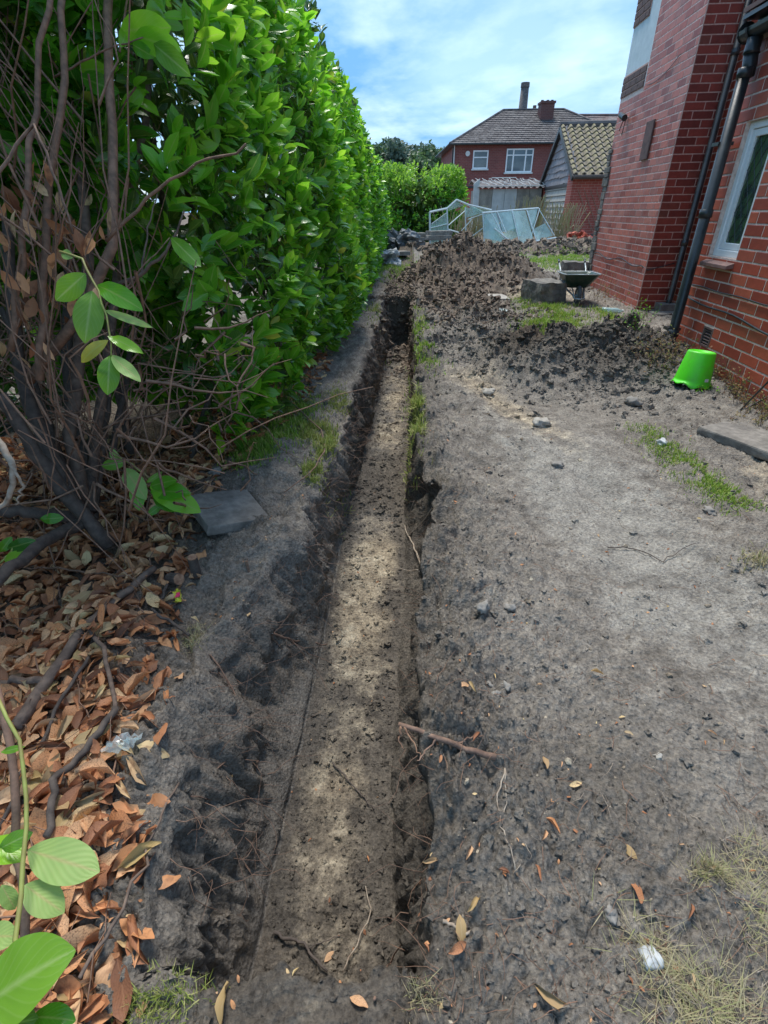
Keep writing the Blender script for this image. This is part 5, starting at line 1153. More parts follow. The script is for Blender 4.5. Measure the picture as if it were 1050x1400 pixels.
# hair roots
def hair_roots(name, lab, N_, fn, mk, r_=.0007):
    m = MB()
    for i in range(N_):
        p0, dirv, L_ = fn(i); pts = [p0]; v_ = Vector(dirv)
        for k in range(5): v_ = (v_ + Vector(rng.normal(0, .35, 3))).normalized(); pts.append(pts[-1] + v_ * L_ / 5)
        m.tube(pts, taper(r_ * rng.uniform(.7, 2), r_ * .5, 5), 3, cap=False)
    o = m.build(name, MT[mk], smooth=True); return tag(o, lab, kind='stuff')
def wall_pt(left, y0=.6, y1=6.5, pw=1.15):
    y_ = y0 + (y1 - y0) * rng.random() ** pw; i = int(np.searchsorted(ys, y_)); j = int(rng.integers(c0 + 2, c1 - 6)) if left else int(rng.integers(c2 + 8, c3 - 1))
    return Vector(Pm[i, j])
hair_roots('hair_roots', 'fine hair roots hanging from both trench walls', 620, lambda i: (lambda l: (wall_pt(l), ((.7 if l else -.7), rng.normal(0, .5), rng.normal(-.1, .5)), rng.uniform(.05, .26)))(i % 5 < 3), 'deadwood', .0009)
hair_roots('path_roots', 'thin roots and fibres lying on the trampled earth', 620, lambda i: ((lambda y_: (lambda x_: Vector((x_, y_, gz(x_, y_) + .006)))(float(ip(RR, y_)) + rng.random() ** 1.3 * (.4 + .9 * y_)))(.32 + 3.2 * rng.random() ** 1.7), (rng.normal(), rng.normal(), .0), rng.uniform(.03, .14)), 'bark_red', .0007)

hair_roots('dry_fibres', 'pale dry grass fibres and bits on the near right earth', 330, lambda i: ((lambda y_: (lambda x_: Vector((x_, y_, gz(x_, y_) + .006)))(.28 + rng.random() ** .7 * (.25 + .8 * y_)))(.30 + 1.3 * rng.random() ** 1.8), (rng.normal(), rng.normal(), .0), rng.uniform(.02, .08)), 'paleroot', .0006)
# ------------------------------------------------------------------ grass
def grass(name, lab, pts, N_, h0, mk, spread, lean=.35, w=.0022, dz=0.0, flat=False, low=False):
    """pts: photo pixels of a patch centre line; blades are spread on the ground around them"""
    g3 = [PG(*p, .06) if low else GP(*p) for p in pts]; k = rng.integers(0, len(g3), N_) if len(g3) == 1 else None
    if len(g3) == 1: C = np.array([list(g3[0])] * N_)
    else:
        u = rng.random(N_) * (len(g3) - 1); i0 = np.floor(u).astype(int); f_ = (u - i0)[:, None]; G3 = np.array([list(q) for q in g3]); C = G3[i0] * (1 - f_) + G3[np.minimum(i0 + 1, len(g3) - 1)] * f_
    C = C + np.stack([rng.normal(0, spread[0], N_), rng.normal(0, spread[1], N_), np.zeros(N_)], -1)
    dens = noise3(C, 6, 5) + .5 * noise3(C, 17, 6) > -.28; C = C[dens]; N_ = len(C)
    C[:, 2] = gzs(C[:, 0], C[:, 1]) + dz - .004
    a = rng.uniform(0, 6.28, N_); le = rng.normal(0, lean, N_) if not flat else rng.uniform(.9, 1.5, N_)
    h_ = h0 * rng.uniform(.5, 1.3, N_); D_ = np.stack([np.cos(a) * np.sin(le), np.sin(a) * np.sin(le), np.abs(np.cos(le)) + (.05)], -1); sd_ = np.stack([-np.sin(a), np.cos(a), 0 * a], -1) * (w * rng.uniform(.6, 1.4, N_))[:, None]
    p1 = C + D_ * (h_ * .55)[:, None]; D2 = D_ + np.stack([np.cos(a), np.sin(a), -.45 + 0 * a], -1) * (.5 if not flat else .1); p2 = p1 + D2 * (h_ * .5)[:, None]
    V = np.stack([C - sd_, C + sd_, p1 + sd_ * .8, p1 - sd_ * .8, p2 + sd_ * .15, p2 - sd_ * .15], 1).reshape(-1, 3)
    b = (np.arange(N_) * 6)[:, None]; Qg = np.concatenate([b + np.array([[0, 1, 2, 3]]), b + np.array([[3, 2, 4, 5]])])
    me = fast_mesh(name, V, Qg, None, False); me.materials.append(MT[mk]); o = bpy.data.objects.new(name, me); link(o); return tag(o, lab, kind='stuff')
grass('grass', 'green grass between hedge and trench', [(335, 625), (365, 605), (395, 580), (415, 545)], 5200, .042, 'grass', (.08, .13), w=.003)
grass('grass', 'yellow green turf on the left trench rim', [(425, 590), (440, 600), (450, 615)], 3000, .05, 'grass_yel', (.05, .10), .8, w=.003)
grass('grass', 'yellow turf tuft hanging on the left rim', [(425, 640), (432, 655)], 1100, .045, 'grass_yel', (.03, .05), .8)
grass('grass', 'thin turf on the left rim further on', [(455, 540), (470, 560)], 1500, .03, 'grass_yel', (.05, .12), .6)
grass('grass', 'turf tufts along the right trench rim', [(568, 550), (570, 575), (568, 600)], 1900, .055, 'grass_yel', (.025, .12), .8, w=.003)
grass('grass', 'green turf tufts at the far right rim', [(572, 432), (575, 455), (572, 490), (590, 478)], 2600, .05, 'grass', (.06, .22), .5, w=.004)
grass('grass', 'turf at the hedge foot by the far trench end', [(510, 420), (520, 445)], 500, .05, 'grass_yel', (.08, .25), .5, w=.004)
grass('grass', 'grass patch between the mounds', [(770, 432), (755, 445), (735, 458), (785, 440)], 5500, .06, 'grass', (.14, .22), .5, w=.004, low=True)
grass('grass', 'grass patch beside the concrete block', [(720, 410), (735, 425), (765, 425)], 2400, .06, 'grass', (.14, .2), .5, w=.004, low=True)
grass('grass', 'strip of short grass by the house path', [(875, 588), (915, 610), (945, 645), (985, 670), (1010, 690)], 4600, .026, 'grass', (.06, .08), .8)
grass('grass', 'dry grass tuft at the right photo edge', [(1035, 768)], 250, .035, 'straw', (.05, .03), 1.0)
grass('grass', 'far lawn strip at the hedge end', [(515, 372), (535, 365), (560, 365), (520, 385)], 2600, .06, 'grass', (.25, .5), .5, w=.006)
grass('grass', 'far lawn behind the wheelbarrow', [(725, 357), (760, 355), (800, 350), (815, 360), (740, 362)], 6500, .06, 'grass', (.5, .5), .5, w=.007)
grass('grass', 'grass at the foot of the tall wall', [(815, 428), (835, 436), (850, 440)], 600, .06, 'grass', (.08, .12), .5, w=.004, low=True)
grass('grass', 'short grass in front of the near trench end', [(150, 1385), (200, 1365), (240, 1360), (285, 1350)], 1500, .024, 'grass_yel', (.034, .022), 1.0, w=.0009)
grass('straw', 'dry straw and grass in the lower right photo corner', [(880, 1270), (910, 1320), (950, 1360), (990, 1390), (920, 1390)], 1100, .055, 'straw', (.05, .03), w=.0007, flat=True)
grass('straw', 'dry straw tuft right of the curled orange leaf', [(960, 1190), (985, 1195)], 420, .035, 'straw', (.02, .012), .9, w=.0008)
grass('straw', 'straw at the right photo edge', [(1030, 1150), (1040, 1220), (1045, 1300)], 420, .05, 'straw', (.03, .03), w=.0007, flat=True)
grass('straw', 'small straw tuft at the photo bottom', [(570, 1355), (590, 1370)], 130, .035, 'straw', (.015, .01), .8, w=.0008)
grass('straw', 'fibrous turf tuft on the near left bank', [(262, 862), (268, 880)], 350, .04, 'straw', (.02, .025), .9, w=.0009)
def weeds(name, lab, pts, N_, h0, spread, mk):
    m = MB(); g3 = [GP(*p) for p in pts]; LV = []
    root = g3[0]; e = empty(name, root, lab, 'weed')
    for i in range(N_):
        c = g3[int(rng.integers(len(g3)))] + Vector((rng.normal(0, spread), rng.normal(0, spread), 0)); c.z = gz(c.x, c.y); d_ = Vector((rng.normal(0, .35), rng.normal(0, .35), 1)).normalized(); h_ = h0 * rng.uniform(.4, 1.2)
        q = wobble([c - root, c - root + d_ * h_], i, .008, 5); m.tube(q, taper(.0022, .001, 5), 4, cap=False)
        for k in range(7): LV.append(list(q[1 + k % 5] + Vector(rng.normal(0, .008, 3))))
    m.build('stalks', MT['deadwood'], e, smooth=True)['kind'] = 'stuff'
    LV = np.array(LV); n_ = len(LV); o = scatter('foliage', LT, rng.integers(0, 4, n_), rot_between(rng.normal(size=(n_, 3)) + np.array([0, 0, .5]), rng.normal(size=(n_, 3)) + np.array([0, 0, 1.])), LV, rng.uniform(.012, .034, n_) * (.7 + h0), MT[mk], e); o['kind'] = 'stuff'
weeds('weed_clump', 'yellow green weeds at the foot of the thick downpipe', [(900, 492), (925, 485), (885, 500)], 60, .16, .09, 'weed')
weeds('weed_clump', 'dry reddish weeds between the green bucket and the wall', [(975, 505), (990, 520), (1010, 535)], 130, .15, .07, 'weed')
weeds('weed_clump', 'green and yellow weeds at the right photo edge under the rods', [(1035, 560), (1048, 570)], 70, .13, .07, 'weed')
weeds('weed_clump', 'small green weeds in front of the green bucket', [(952, 535), (965, 532)], 24, .05, .03, 'laurel_new')
weeds('weed_clump', 'tall pale weeds beside the wheelbarrow wheel', [(815, 410), (825, 405), (838, 418)], 26, .4, .1, 'weed')
weeds('weed_clump', 'green weeds at the corner of the tall wall', [(868, 438), (875, 436)], 40, .18, .08, 'laurel')

# ------------------------------------------------------------------ second hedge and far trees
def far_hedge(name, lab, cx, cy, sx, sy, h_, ncl, ls, mkA, mkB, zb=.3, seed=0, cat='hedge', tp=LT):
    rg = np.random.default_rng(seed); u = rg.normal(size=(ncl, 3)); u /= np.linalg.norm(u, axis=1, keepdims=True); u = np.sign(u) * np.abs(u) ** .55; 
    p = u * np.array([sx, sy, h_ / 2]) + np.array([0, 0, h_ / 2]); p *= (1 + .13 * noise3(p + seed, 1.4, seed))[:, None]
    P0 = p + np.array([cx, cy, zb]); P0 = P0[P0[:, 2] > zb]; e = empty(name, (cx, cy, zb), lab, cat)
    nr_ = (P0 - np.array([cx, cy, zb + h_ / 2])); nr_ /= np.linalg.norm(nr_, axis=1, keepdims=True)
    A = shoots(P0, nr_, 6, ls, .2); off = np.array([cx, cy, zb]); hi = (A[0][:, 2] > zb + h_ * .72) | (noise3(A[0], 1.5, 4) > .25)
    for mk, msk in ((mkA, ~hi), (mkB, hi)):
        o = scatter('foliage', tp, rng.integers(0, len(tp), msk.sum()), A[1][msk], A[0][msk] - off, A[2][msk], MT[mk], e); o['kind'] = 'stuff'
    m = MB(); m.tube([(0, 0, -.1), (0, 0, h_ * .7)], [.12, .05], 6); m.build('trunk', MT['bark_dark'], e)
    nI = ncl; pi_ = rg.uniform(-1, 1, (nI, 3)) * np.array([sx * .75, sy * .7, h_ * .4]) + np.array([0, 0, h_ * .45]); o = scatter('inner_leaves', tp, rg.integers(0, len(tp), nI), rot_between(rg.normal(size=(nI, 3)), rg.normal(size=(nI, 3))), pi_, rg.uniform(1.6, 2.6, nI) * ls, MT['laurel_deep'], e); o['kind'] = 'stuff'
    return e
MT['far_new'] = leaf_mat('bright_hedge_leaf', [(0, (.12, .27, .02)), (.5, (.17, .35, .03)), (1, (.24, .42, .05))], rough=.4, trans=.45)
far_hedge('laurel_hedge', 'bright green shorter hedge standing behind the rubble at the far end', 1.35, 20.6, 1.5, 1.2, 2.15, 2300, .12, 'laurel', 'far_new', .3, 5)
TT = [leaf_tpl(2, .35, .2, .1, 0, seed=1), leaf_tpl(2, .42, .1, .3, .3, seed=2)]
MT['tree'] = leaf_mat('tree_leaf', [(0, (.045, .085, .035)), (.5, (.06, .12, .05)), (1, (.09, .16, .06))], rough=.6, trans=.25, ribw=0)
MT['tree_b'] = leaf_mat('blue_green_tree_leaf', [(0, (.05, .09, .065)), (.5, (.075, .12, .085)), (1, (.11, .155, .105))], rough=.6, trans=.25, ribw=0)
def tree(name, lab, x_, y_, h_, r_, seed, mk, zb=.3):
    rg = np.random.default_rng(seed); e = empty(name, (x_, y_, zb), lab, 'tree'); m = MB(); m.tube([(0, 0, -.2), (.1, 0, h_ * .3), (0, .1, h_ * .75)], [.28, .2, .06], 8)
    for k in range(7):
        a = k * 2.4; m.tube([(0, 0, h_ * (.25 + .05 * k)), (math.cos(a) * r_ * .4, math.sin(a) * r_ * .4, h_ * (.42 + .05 * k)), (math.cos(a) * r_ * .75, math.sin(a) * r_ * .75, h_ * (.5 + .06 * k))], [.09, .06, .02], 5)
    m.build('trunk', MT['bark'], e)
    nc = 46; c = rg.normal(size=(nc, 3)); c /= np.linalg.norm(c, axis=1, keepdims=True); c = c * rg.uniform(.35, 1, (nc, 1)) * np.array([r_ * .8, r_ * .8, h_ * .36]) + np.array([0, 0, h_ * .6])
    npc = 110; rad = rg.uniform(.16, .34, nc) * r_; q = rg.normal(size=(nc, npc, 3)); q /= np.linalg.norm(q, axis=2, keepdims=True); q = q * rg.uniform(.6, 1.1, (nc, npc, 1)); q[..., 2] *= .7
    P_ = (c[:, None] + q * rad[:, None, None]).reshape(-1, 3); n_ = len(P_); o = scatter('crown', TT, rg.integers(0, 2, n_), rot_between(rg.normal(size=(n_, 3)), q.reshape(-1, 3) + rg.normal(0, .4, (n_, 3)) + np.array([0, 0, .5])), P_, rg.uniform(.3, .55, n_), MT[mk], e); o['kind'] = 'stuff'
for i, (px, py, Y_, r_, mk, lab) in enumerate([(515, 195, 70, 2.6, 'tree', 'dark green tree at the left end of the far tree row'), (532, 183, 74, 2.8, 'tree', 'dark rounded tree second in the far tree row'), (558, 183, 66, 3.4, 'tree_b', 'large blue grey tree in the middle of the far tree row'),
        (590, 198, 62, 2.9, 'tree', 'fresh green tree at the right end of the far tree row near the house'), (505, 212, 60, 2.3, 'tree', 'lower tree half hidden behind the tall hedge end'), (608, 214, 68, 2.0, 'tree_b', 'small tree just left of the far brick house'), (574, 205, 55, 1.9, 'tree', 'low tree in front of the large blue grey one')]):
    q = PY(px, py, Y_); tree('tree', lab, q.x, q.y, q.z - .3, r_, 40 + i, mk)

# ------------------------------------------------------------------ far brick house
def brick_tex(name, a, b, m_, scale):
    m, nt, N, L, bs, o = new_mat(name); t = N.new('ShaderNodeTexCoord'); mp_ = N.new('ShaderNodeMapping'); mp_.inputs['Rotation'].default_value = (math.pi / 2, 0, 0)
    sx = N.new('ShaderNodeSeparateXYZ'); L.new(t.outputs['Object'], sx.inputs[0]); s1 = N.new('ShaderNodeMath'); s1.operation = 'ADD'; L.new(sx.outputs[0], s1.inputs[0]); L.new(sx.outputs[1], s1.inputs[1])
    cb = N.new('ShaderNodeCombineXYZ'); L.new(s1.outputs[0], cb.inputs[0]); L.new(sx.outputs[2], cb.inputs[1])
    bt = N.new('ShaderNodeTexBrick'); bt.inputs['Scale'].default_value = 1; bt.inputs['Brick Width'].default_value = .235 * scale; bt.inputs['Row Height'].default_value = .0825 * scale; bt.inputs['Mortar Size'].default_value = .008
    bt.inputs['Color1'].default_value = (*a, 1); bt.inputs['Color2'].default_value = (*b, 1); bt.inputs['Mortar'].default_value = (*m_, 1); L.new(cb.outputs[0], bt.inputs['Vector'])
    c = mixc(N, L, 1, bt.outputs[0], ramp(N, L, noise(N, L, 1.2, 7, .65), [(.3, (.75, .75, .78)), (.7, (1.15, 1.12, 1.1))]), 'MULTIPLY'); L.new(c, bs.inputs['Base Color']); bs.inputs['Roughness'].default_value = .75; bump(N, L, bs, bt.outputs['Fac'], -.4, .006); return m
MT['fbrick'] = brick_tex('far_brickwork', (.20, .05, .042), (.26, .07, .055), (.26, .15, .13), 1)
MT['cbrick'] = brick_tex('sooty_chimney_brickwork', (.11, .04, .035), (.15, .055, .045), (.16, .1, .09), 1)
MT['gbrick'] = brick_tex('garage_brickwork', (.36, .065, .042), (.42, .085, .055), (.46, .24, .18), 1)
MT['fred'] = brick_tex('far_red_brickwork', (.42, .07, .045), (.46, .085, .055), (.4, .2, .16), 1)
MT['tile_dark'] = simple('dark_roof_tile', (.115, .10, .10), (.065, .055, .056), .8, 5, .3, .01, island=True, dirt=((.20, .18, .17), 2.2))
MT['tile_red'] = simple('red_roof_tile', (.16, .085, .08), (.10, .06, .058), .8, 5, .3, .01, island=True, dirt=((.22, .19, .18), 2.2))
MT['lead'] = simple('lead_flashing', (.35, .37, .38), (.2, .21, .22), .6, 8, .2, .004)
HZ = .3; fh = empty('far_brick_house', (4.0, 38, HZ), 'two storey red brick house with hipped dark tiled roof at the end of the garden', 'house')
def fl_(x, y, z): return (x - 4.0, y - 38, z - HZ)
ev = 4.72; xL, xR, yF, yBk = 4.62, 15.5, 38.0, 46.0
def fbox(nm, a, b, mk, par=fh, bev=0): m = MB(); m.box(fl_(*a), fl_(*b)); return m.build(nm, MT[mk], par, bevel=bev)
fbox('upper_wall', (xL, yF, 2.55), (xR, yBk, ev - .05), 'fbrick'); fbox('lower_wall', (xL + .02, yF + .02, -.2), (xR - .02, yBk - .02, 2.45), 'fred')
fbox('string_course', (xL - .12, yF - .12, 2.451), (xR, yBk, 2.549), 'black')
def tiled_slope(parent, o, u, v, n_rows, n_cols, mk, th=.03, trim=None, mk2=None):
    """roof slope of lapped tiles: o corner, u along eave, v up the slope"""
    U, Vv = Vector(u), Vector(v); nn = U.cross(Vv).normalized(); 
    if nn.z < 0: nn = -nn
    V = []; Fq = []; rg = random.Random(3)
    for r in range(n_rows):
        for c in range(-1, n_cols + 1):
            a = (c + (.5 if r % 2 else 0)) / n_cols; b = a + .94 / n_cols; t0, t1 = r / n_rows, (r + 1.12) / n_rows
            if trim:
                lo, hi = trim(t0)
                if b <= lo or a >= hi: continue
                a = max(a, lo); b = min(b, hi)
            else: a = max(a, 0); b = min(b, 1)
            if b - a < .1 / n_cols: continue
            j = rg.uniform(0, th * .4); p = Vector(o) + U * a + Vv * t0 + nn * (th + j); q = Vector(o) + U * b + Vv * t0 + nn * (th + j); s_ = Vector(o) + U * b + Vv * t1 + nn * .002; w = Vector(o) + U * a + Vv * t1 + nn * .002
            k = len(V); V += [p, q, s_, w, p - nn * th, q - nn * th]; Fq += [(k, k+1, k+2, k+3), (k+4, k+5, k+1, k), (k+5, k+4, k+3, k+2)]
    me = fast_mesh('roof_tiles', np.array([list(x) for x in V]), np.array(Fq)); me.materials.append(MT[mk]); o_ = bpy.data.objects.new('roof_tiles', me); link(o_, parent); o_['kind'] = 'stuff'; return o_
ov = .35; e0 = Vector(fl_(xL - ov, yF - ov, ev)); e1 = Vector(fl_(xR + ov, yF - ov, ev)); e2 = Vector(fl_(xR + ov, yBk + ov, ev)); e3 = Vector(fl_(xL - ov, yBk + ov, ev)); r0_ = Vector(fl_(8.2, 42, 6.85)); r1_ = Vector(fl_(12.2, 42, 6.85))
m = MB(); m.add([e0, e1, e2, e3, r0_, r1_], [(0, 1, 5, 4), (1, 2, 5), (2, 3, 4, 5), (3, 0, 4), (0, 3, 2, 1)]); roof = m.build('roof', MT['tile_dark'], fh)
Ue = e1 - e0; Wd = Ue.length; Vs = Vector((0, r0_.y - e0.y, r0_.z - e0.z)); a0 = (r0_.x - e0.x) / Wd; a1 = (r1_.x - e0.x) / Wd
tiled_slope(roof, e0, Ue, Vs, 17, 44, 'tile_dark', .04, lambda t_: (a0 * t_, 1 - (1 - a1) * t_))
m = MB(); m.tube([e0 + Vector((0, 0, .03)), r0_ + Vector((0, 0, .05)), r1_ + Vector((0, 0, .05)), e1 + Vector((0, 0, .03))], .07, 6); m.build('ridge_tiles', MT['tile_dark'], roof)
m = MB(); m.tube([e0 + Vector((0, -.04, -.02)), e1 + Vector((0, -.04, -.02))], .06, 6); m.tube([e0 + Vector((-.03, 0, -.02)), e3 + Vector((-.03, 0, -.02))], .06, 6); m.build('gutter', MT['black'], fh)
fbox('soffit', (xL - .3, yF - .3, ev - .049), (xR + .3, yBk + .3, ev - .012), 'black')
def fwin(px0, py0, px1, py1, mull, trans_, lab, Yv=38, sill=True):
    A_, B_ = PY(px0, py1, Yv), PY(px1, py0, Yv); x0, x1, z0_, z1_ = A_.x, B_.x, A_.z, B_.z; y_ = Yv - .03; t_ = .07
    m = MB()
    for q in ((x0, x0 + t_, z0_, z1_), (x1 - t_, x1, z0_, z1_), (x0 + t_, x1 - t_, z0_, z0_ + t_), (x0 + t_, x1 - t_, z1_ - t_, z1_)): m.box(fl_(q[0], y_ - .03, q[2]), fl_(q[1], y_ + .02, q[3]))
    w_ = m.build('window', MT['upvc'], fh); w_['label'] = lab
    for f_ in mull: xm = x0 + (x1 - x0) * f_; m = MB(); m.box(fl_(xm - .04, y_ - .025, z0_ + t_), fl_(xm + .04, y_ + .02, z1_ - t_)); m.build('mullion', MT['upvc'], w_)
    zm = z1_ - (z1_ - z0_) * trans_; cuts = [x0 + t_] + [x0 + (x1 - x0) * f_ for f_ in mull] + [x1 - t_]
    for k in range(len(cuts) - 1):
        a, b = cuts[k] + (.042 if k else .002), cuts[k+1] - (.042 if k < len(cuts) - 2 else .002)
        m = MB(); m.box(fl_(a, y_ - .022, zm - .03), fl_(b, y_ + .02, zm + .03)); m.build('transom', MT['upvc'], w_)
        for (za, zb_) in ((z0_ + t_ + .002, zm - .032), (zm + .032, z1_ - t_ - .002)): m = MB(); m.box(fl_(a, y_ + .004, za), fl_(b, y_ + .012, zb_)); m.build('pane', MT['house_glass'], w_)
    m = MB(); m.box(fl_(x0 - .06, y_ - .1, z0_ - .08), fl_(x1 + .06, y_ + .02, z0_ - .003)); m.build('sill', MT['white_trim'], w_)
fwin(645.5, 205.5, 668, 231, [], .38, 'smaller white window on the left'); fwin(690, 203, 730, 236, [.26, .72], .27, 'wide three light white window')
m = MB(); q = PY(639.5, 210, 37.95); m.tube([fl_(q.x, 37.99, q.z), fl_(q.x, 37.92, q.z)], .14, 12); m.build('alarm_box', MT['white_trim'], fh)
m = MB(); m.tube([fl_(xL - .06, yF + .3, ev - .1), fl_(xL - .06, yF + .3, 2.6)], .05, 6); m.build('downpipe', MT['black'], fh)
m = MB(); m.tube([fl_(xL - .02, yF - .06, ev - .05), fl_(xL - .02, yF - .06, 2.6)], .035, 6); m.build('corner_pipe', MT['white_trim'], fh)
q = PY(748, 160, 40.5); cxm = q.x
ch = fbox('chimney', (cxm - .42, 40.6, 5.6), (cxm + .42, 41.4, 7.02), 'cbrick'); fbox('chimney_cap', (cxm - .47, 40.54, 7.022), (cxm + .47, 41.46, 7.14), 'cbrick', ch)
fbox('chimney_foot', (cxm - .55, 40.4, 5.35), (cxm + .55, 40.62, 5.75), 'lead', ch)
for k in (-.3, 0.05, .33): m = MB(); m.tube([fl_(cxm + k, 41, 7.14), fl_(cxm + k, 41, 7.24)], [.10, .09], 8); m.build('chimney_pot', MT['tile_dark'], ch)
m = MB(); q = PY(733, 150, 42.5); m.tube([fl_(q.x, 43, 6.5), fl_(q.x, 43, 7.25)], .12, 8); m.build('chimney_pot', MT['terracotta'], fh)
# attached right wing roof
nb_ = empty('neighbour_house', (13.6, 40, HZ), 'reddish tiled roof of the next house seen above the mossy garage', 'house')
m = MB(); A_ = [PY(800, 158, 42), PY(850, 158, 42), PY(850, 200, 38), PY(780, 200, 38)]; a = [p - Vector((13.6, 40, HZ)) for p in A_]
m.slab([a[3], a[2], a[1], a[0]], (0, -.7, .7), .15); ro = m.build('roof', MT['tile_red'], nb_)
tiled_slope(ro, a[3], a[2] - a[3], Vector((0, a[0].y - a[3].y, a[0].z - a[3].z)), 12, 16, 'tile_red', .04)
m = MB(); m.box((-1.2, -1.6, -.5), (2.2, 3, a[2].z - .2)); m.build('wall', MT['fbrick'], nb_)
m = MB(); m.tube([a[0] + Vector((-1.4, 0, .03)), a[1] + Vector((0, 0, .03))], .08, 6); m.build('ridge_tiles', MT['tile_red'], ro)
# small far roof left of the house
sh = PY(609, 246, 55); se = empty('distant_house', (sh.x, 56, HZ), 'pale grey roofed house just showing left of the far brick house', 'house')
m = MB(); m.box((-2.6, 0, -.5), (2.2, 5, sh.z - HZ)); m.build('wall', MT['white_trim'], se); m = MB(); hgt = PY(622, 228, 57).z - HZ; z_e = sh.z - HZ
m.add([(-2.9, -.3, z_e), (2.4, -.3, z_e), (2.4, 3, hgt), (.6, 3, hgt), (-2.9, 5.2, z_e), (2.4, 5.2, z_e)], [(0, 1, 2, 3), (0, 3, 4), (4, 3, 2, 5), (0, 4, 5, 1)]); m.build('roof', MT['lead'], se)
# mill chimney far away
q0, q1 = PY(719.5, 113, 260), PY(712, 175, 260); e = empty('mill_chimney', (q1.x - 0.0, 260, 0), 'tall dark round factory chimney rising behind the far house roof', 'chimney')
hh = q0.z; m = MB(); m.tube([(0, 0, -2), (0, 0, hh * .6), (0, 0, hh - 1.5)], [2.4, 2.0, 1.55], 18); m.build('shaft', MT['tile_dark'], e, smooth=True); m = MB(); m.tube([(0, 0, hh - 1.5), (0, 0, hh)], [1.75, 1.7], 18); m.build('cap', MT['tile_dark'], e, smooth=False)
q = PY(591 + 1, 190, 36)
# ------------------------------------------------------------------ brick garage with mossy pantiles
gx0, gy0, gz0 = 7.08, 22.0, .3; ga = empty('garage', (gx0, gy0, gz0), 'red brick garage with mossy pantile roof and slatted pale door', 'garage', rz=-A_H)
def gpt(px, py, yl):                      # point on the plane yl (garage frame) through a pixel
    d = ray(px, py); n_ = Vector((shx, chx, 0)); t_ = (n_.dot(Vector((gx0, gy0, 0))) + yl) / (d[0] * n_.x + d[1] * n_.y); return Vector(d * t_) + Vector((0, 0, CAM_H))
eaveL, rdz, ry, by_ = 2.42 - gz0, 4.1 - gz0, 3.0, 5.9
def gb(nm, a, b, mk, par=ga, bev=0): m = MB(); m.box(a, b); return m.build(nm, MT[mk], par, bevel=bev)
gb('side_wall', (0, 0, -.3), (4.6, .22, eaveL), 'gbrick'); gb('gable_pier', (0, .222, -.3), (.2, .75, eaveL), 'gbrick'); gb('gable_pier', (0, 5.0, -.3), (.2, by_ - .1, eaveL - .3), 'gbrick')
gb('lintel', (.02, .75, eaveL - .42), (.2, 5.0, eaveL - .30), 'black')
door = gb('garage_door', (.09, .75, -.3), (.12, 5.0, eaveL - .42), 'tile_dark')
dm = MB(); dm.add([(.045, .76, 0), (.045, 4.99, 0), (.085, 4.99, .19), (.085, .76, .19), (.088, .76, 0), (.088, 4.99, 0)], [(0, 3, 2, 1), (0, 1, 5, 4)]); MT['slat'] = simple('pale_door_slat', (.50, .47, .41), (.38, .35, .30), .8, 7, .3, .003)
d0 = dm.build('slat', MT['slat'], door, (0, 0, -.2))
for k in range(1, 10): c_ = d0.copy(); link(c_, door); c_.location.z = -.2 + k * .205
# gable shingles
gr = MB(); gr.add([(.1, .0, eaveL - .3), (.1, by_, eaveL - .3), (.1, by_, eaveL - .25), (.1, ry, rdz - .05), (.1, 0, eaveL)], [(0, 4, 3, 2, 1)]); gw = gr.build('gable_wall', MT['tile_dark'], ga)
MT['shingle'] = simple('weathered_gable_board', (.34, .32, .33), (.20, .18, .185), .85, 6, .4, .006, island=True)
rg = random.Random(8); row = 0; z = eaveL - .3
while z < rdz - .25:
    ya = max(.0, (z - eaveL) / (rdz - eaveL) * ry); yb2 = min(by_, by_ - (z - eaveL + .25) / (rdz - eaveL + .25) * (by_ - ry)); y_ = ya - rg.uniform(0, .4)
    while y_ < yb2 - .08:
        w_ = rg.uniform(.5, 1.1); a_, b_ = max(y_, ya) + .008, min(y_ + w_, yb2) - .008
        if b_ - a_ > .1:
            s0, s1 = rg.uniform(-.035, .035), rg.uniform(-.035, .035); m = MB(); m.add([(.03, a_, z + s0), (.03, b_, z + s1), (.075, b_, z + .30), (.075, a_, z + .30), (.07, a_, z + s0), (.07, b_, z + s1)], [(0, 3, 2, 1), (0, 1, 5, 4), (0, 4, 3), (1, 2, 5)]); m.build('shingle', MT['shingle'], gw)
        y_ += w_
    z += .235
for (p_, q_) in (((.0, -.22, eaveL - .12), (.0, ry, rdz + .04)), ((.0, by_ + .35, eaveL - .45), (.0, ry, rdz + .04))):
    m = MB(); P1, P2 = Vector(p_), Vector(q_); nn = Vector((0, -(P2 - P1).z, (P2 - P1).y)).normalized(); 
    if nn.z < 0: nn = -nn
    m.slab([P1 + Vector((-.10, 0, 0)), P1 + Vector((-.02, 0, 0)), P2 + Vector((-.02, 0, 0)), P2 + Vector((-.10, 0, 0))], nn, .17); m.build('bargeboard', MT['black'], ga)
m = MB(); m.slab([(-.08, -.28, eaveL - .14), (4.6, -.28, eaveL - .14), (4.6, ry, rdz + .0), (-.08, ry, rdz + .0)], (0, -.5, .8), .06); m.slab([(-.08, ry, rdz + .0), (4.6, ry, rdz), (4.6, by_ + .35, eaveL - .46), (-.08, by_ + .35, eaveL - .46)], (0, .5, .8), .06); groof = m.build('roof', MT['tile_dark'], ga)
MT['moss'] = None
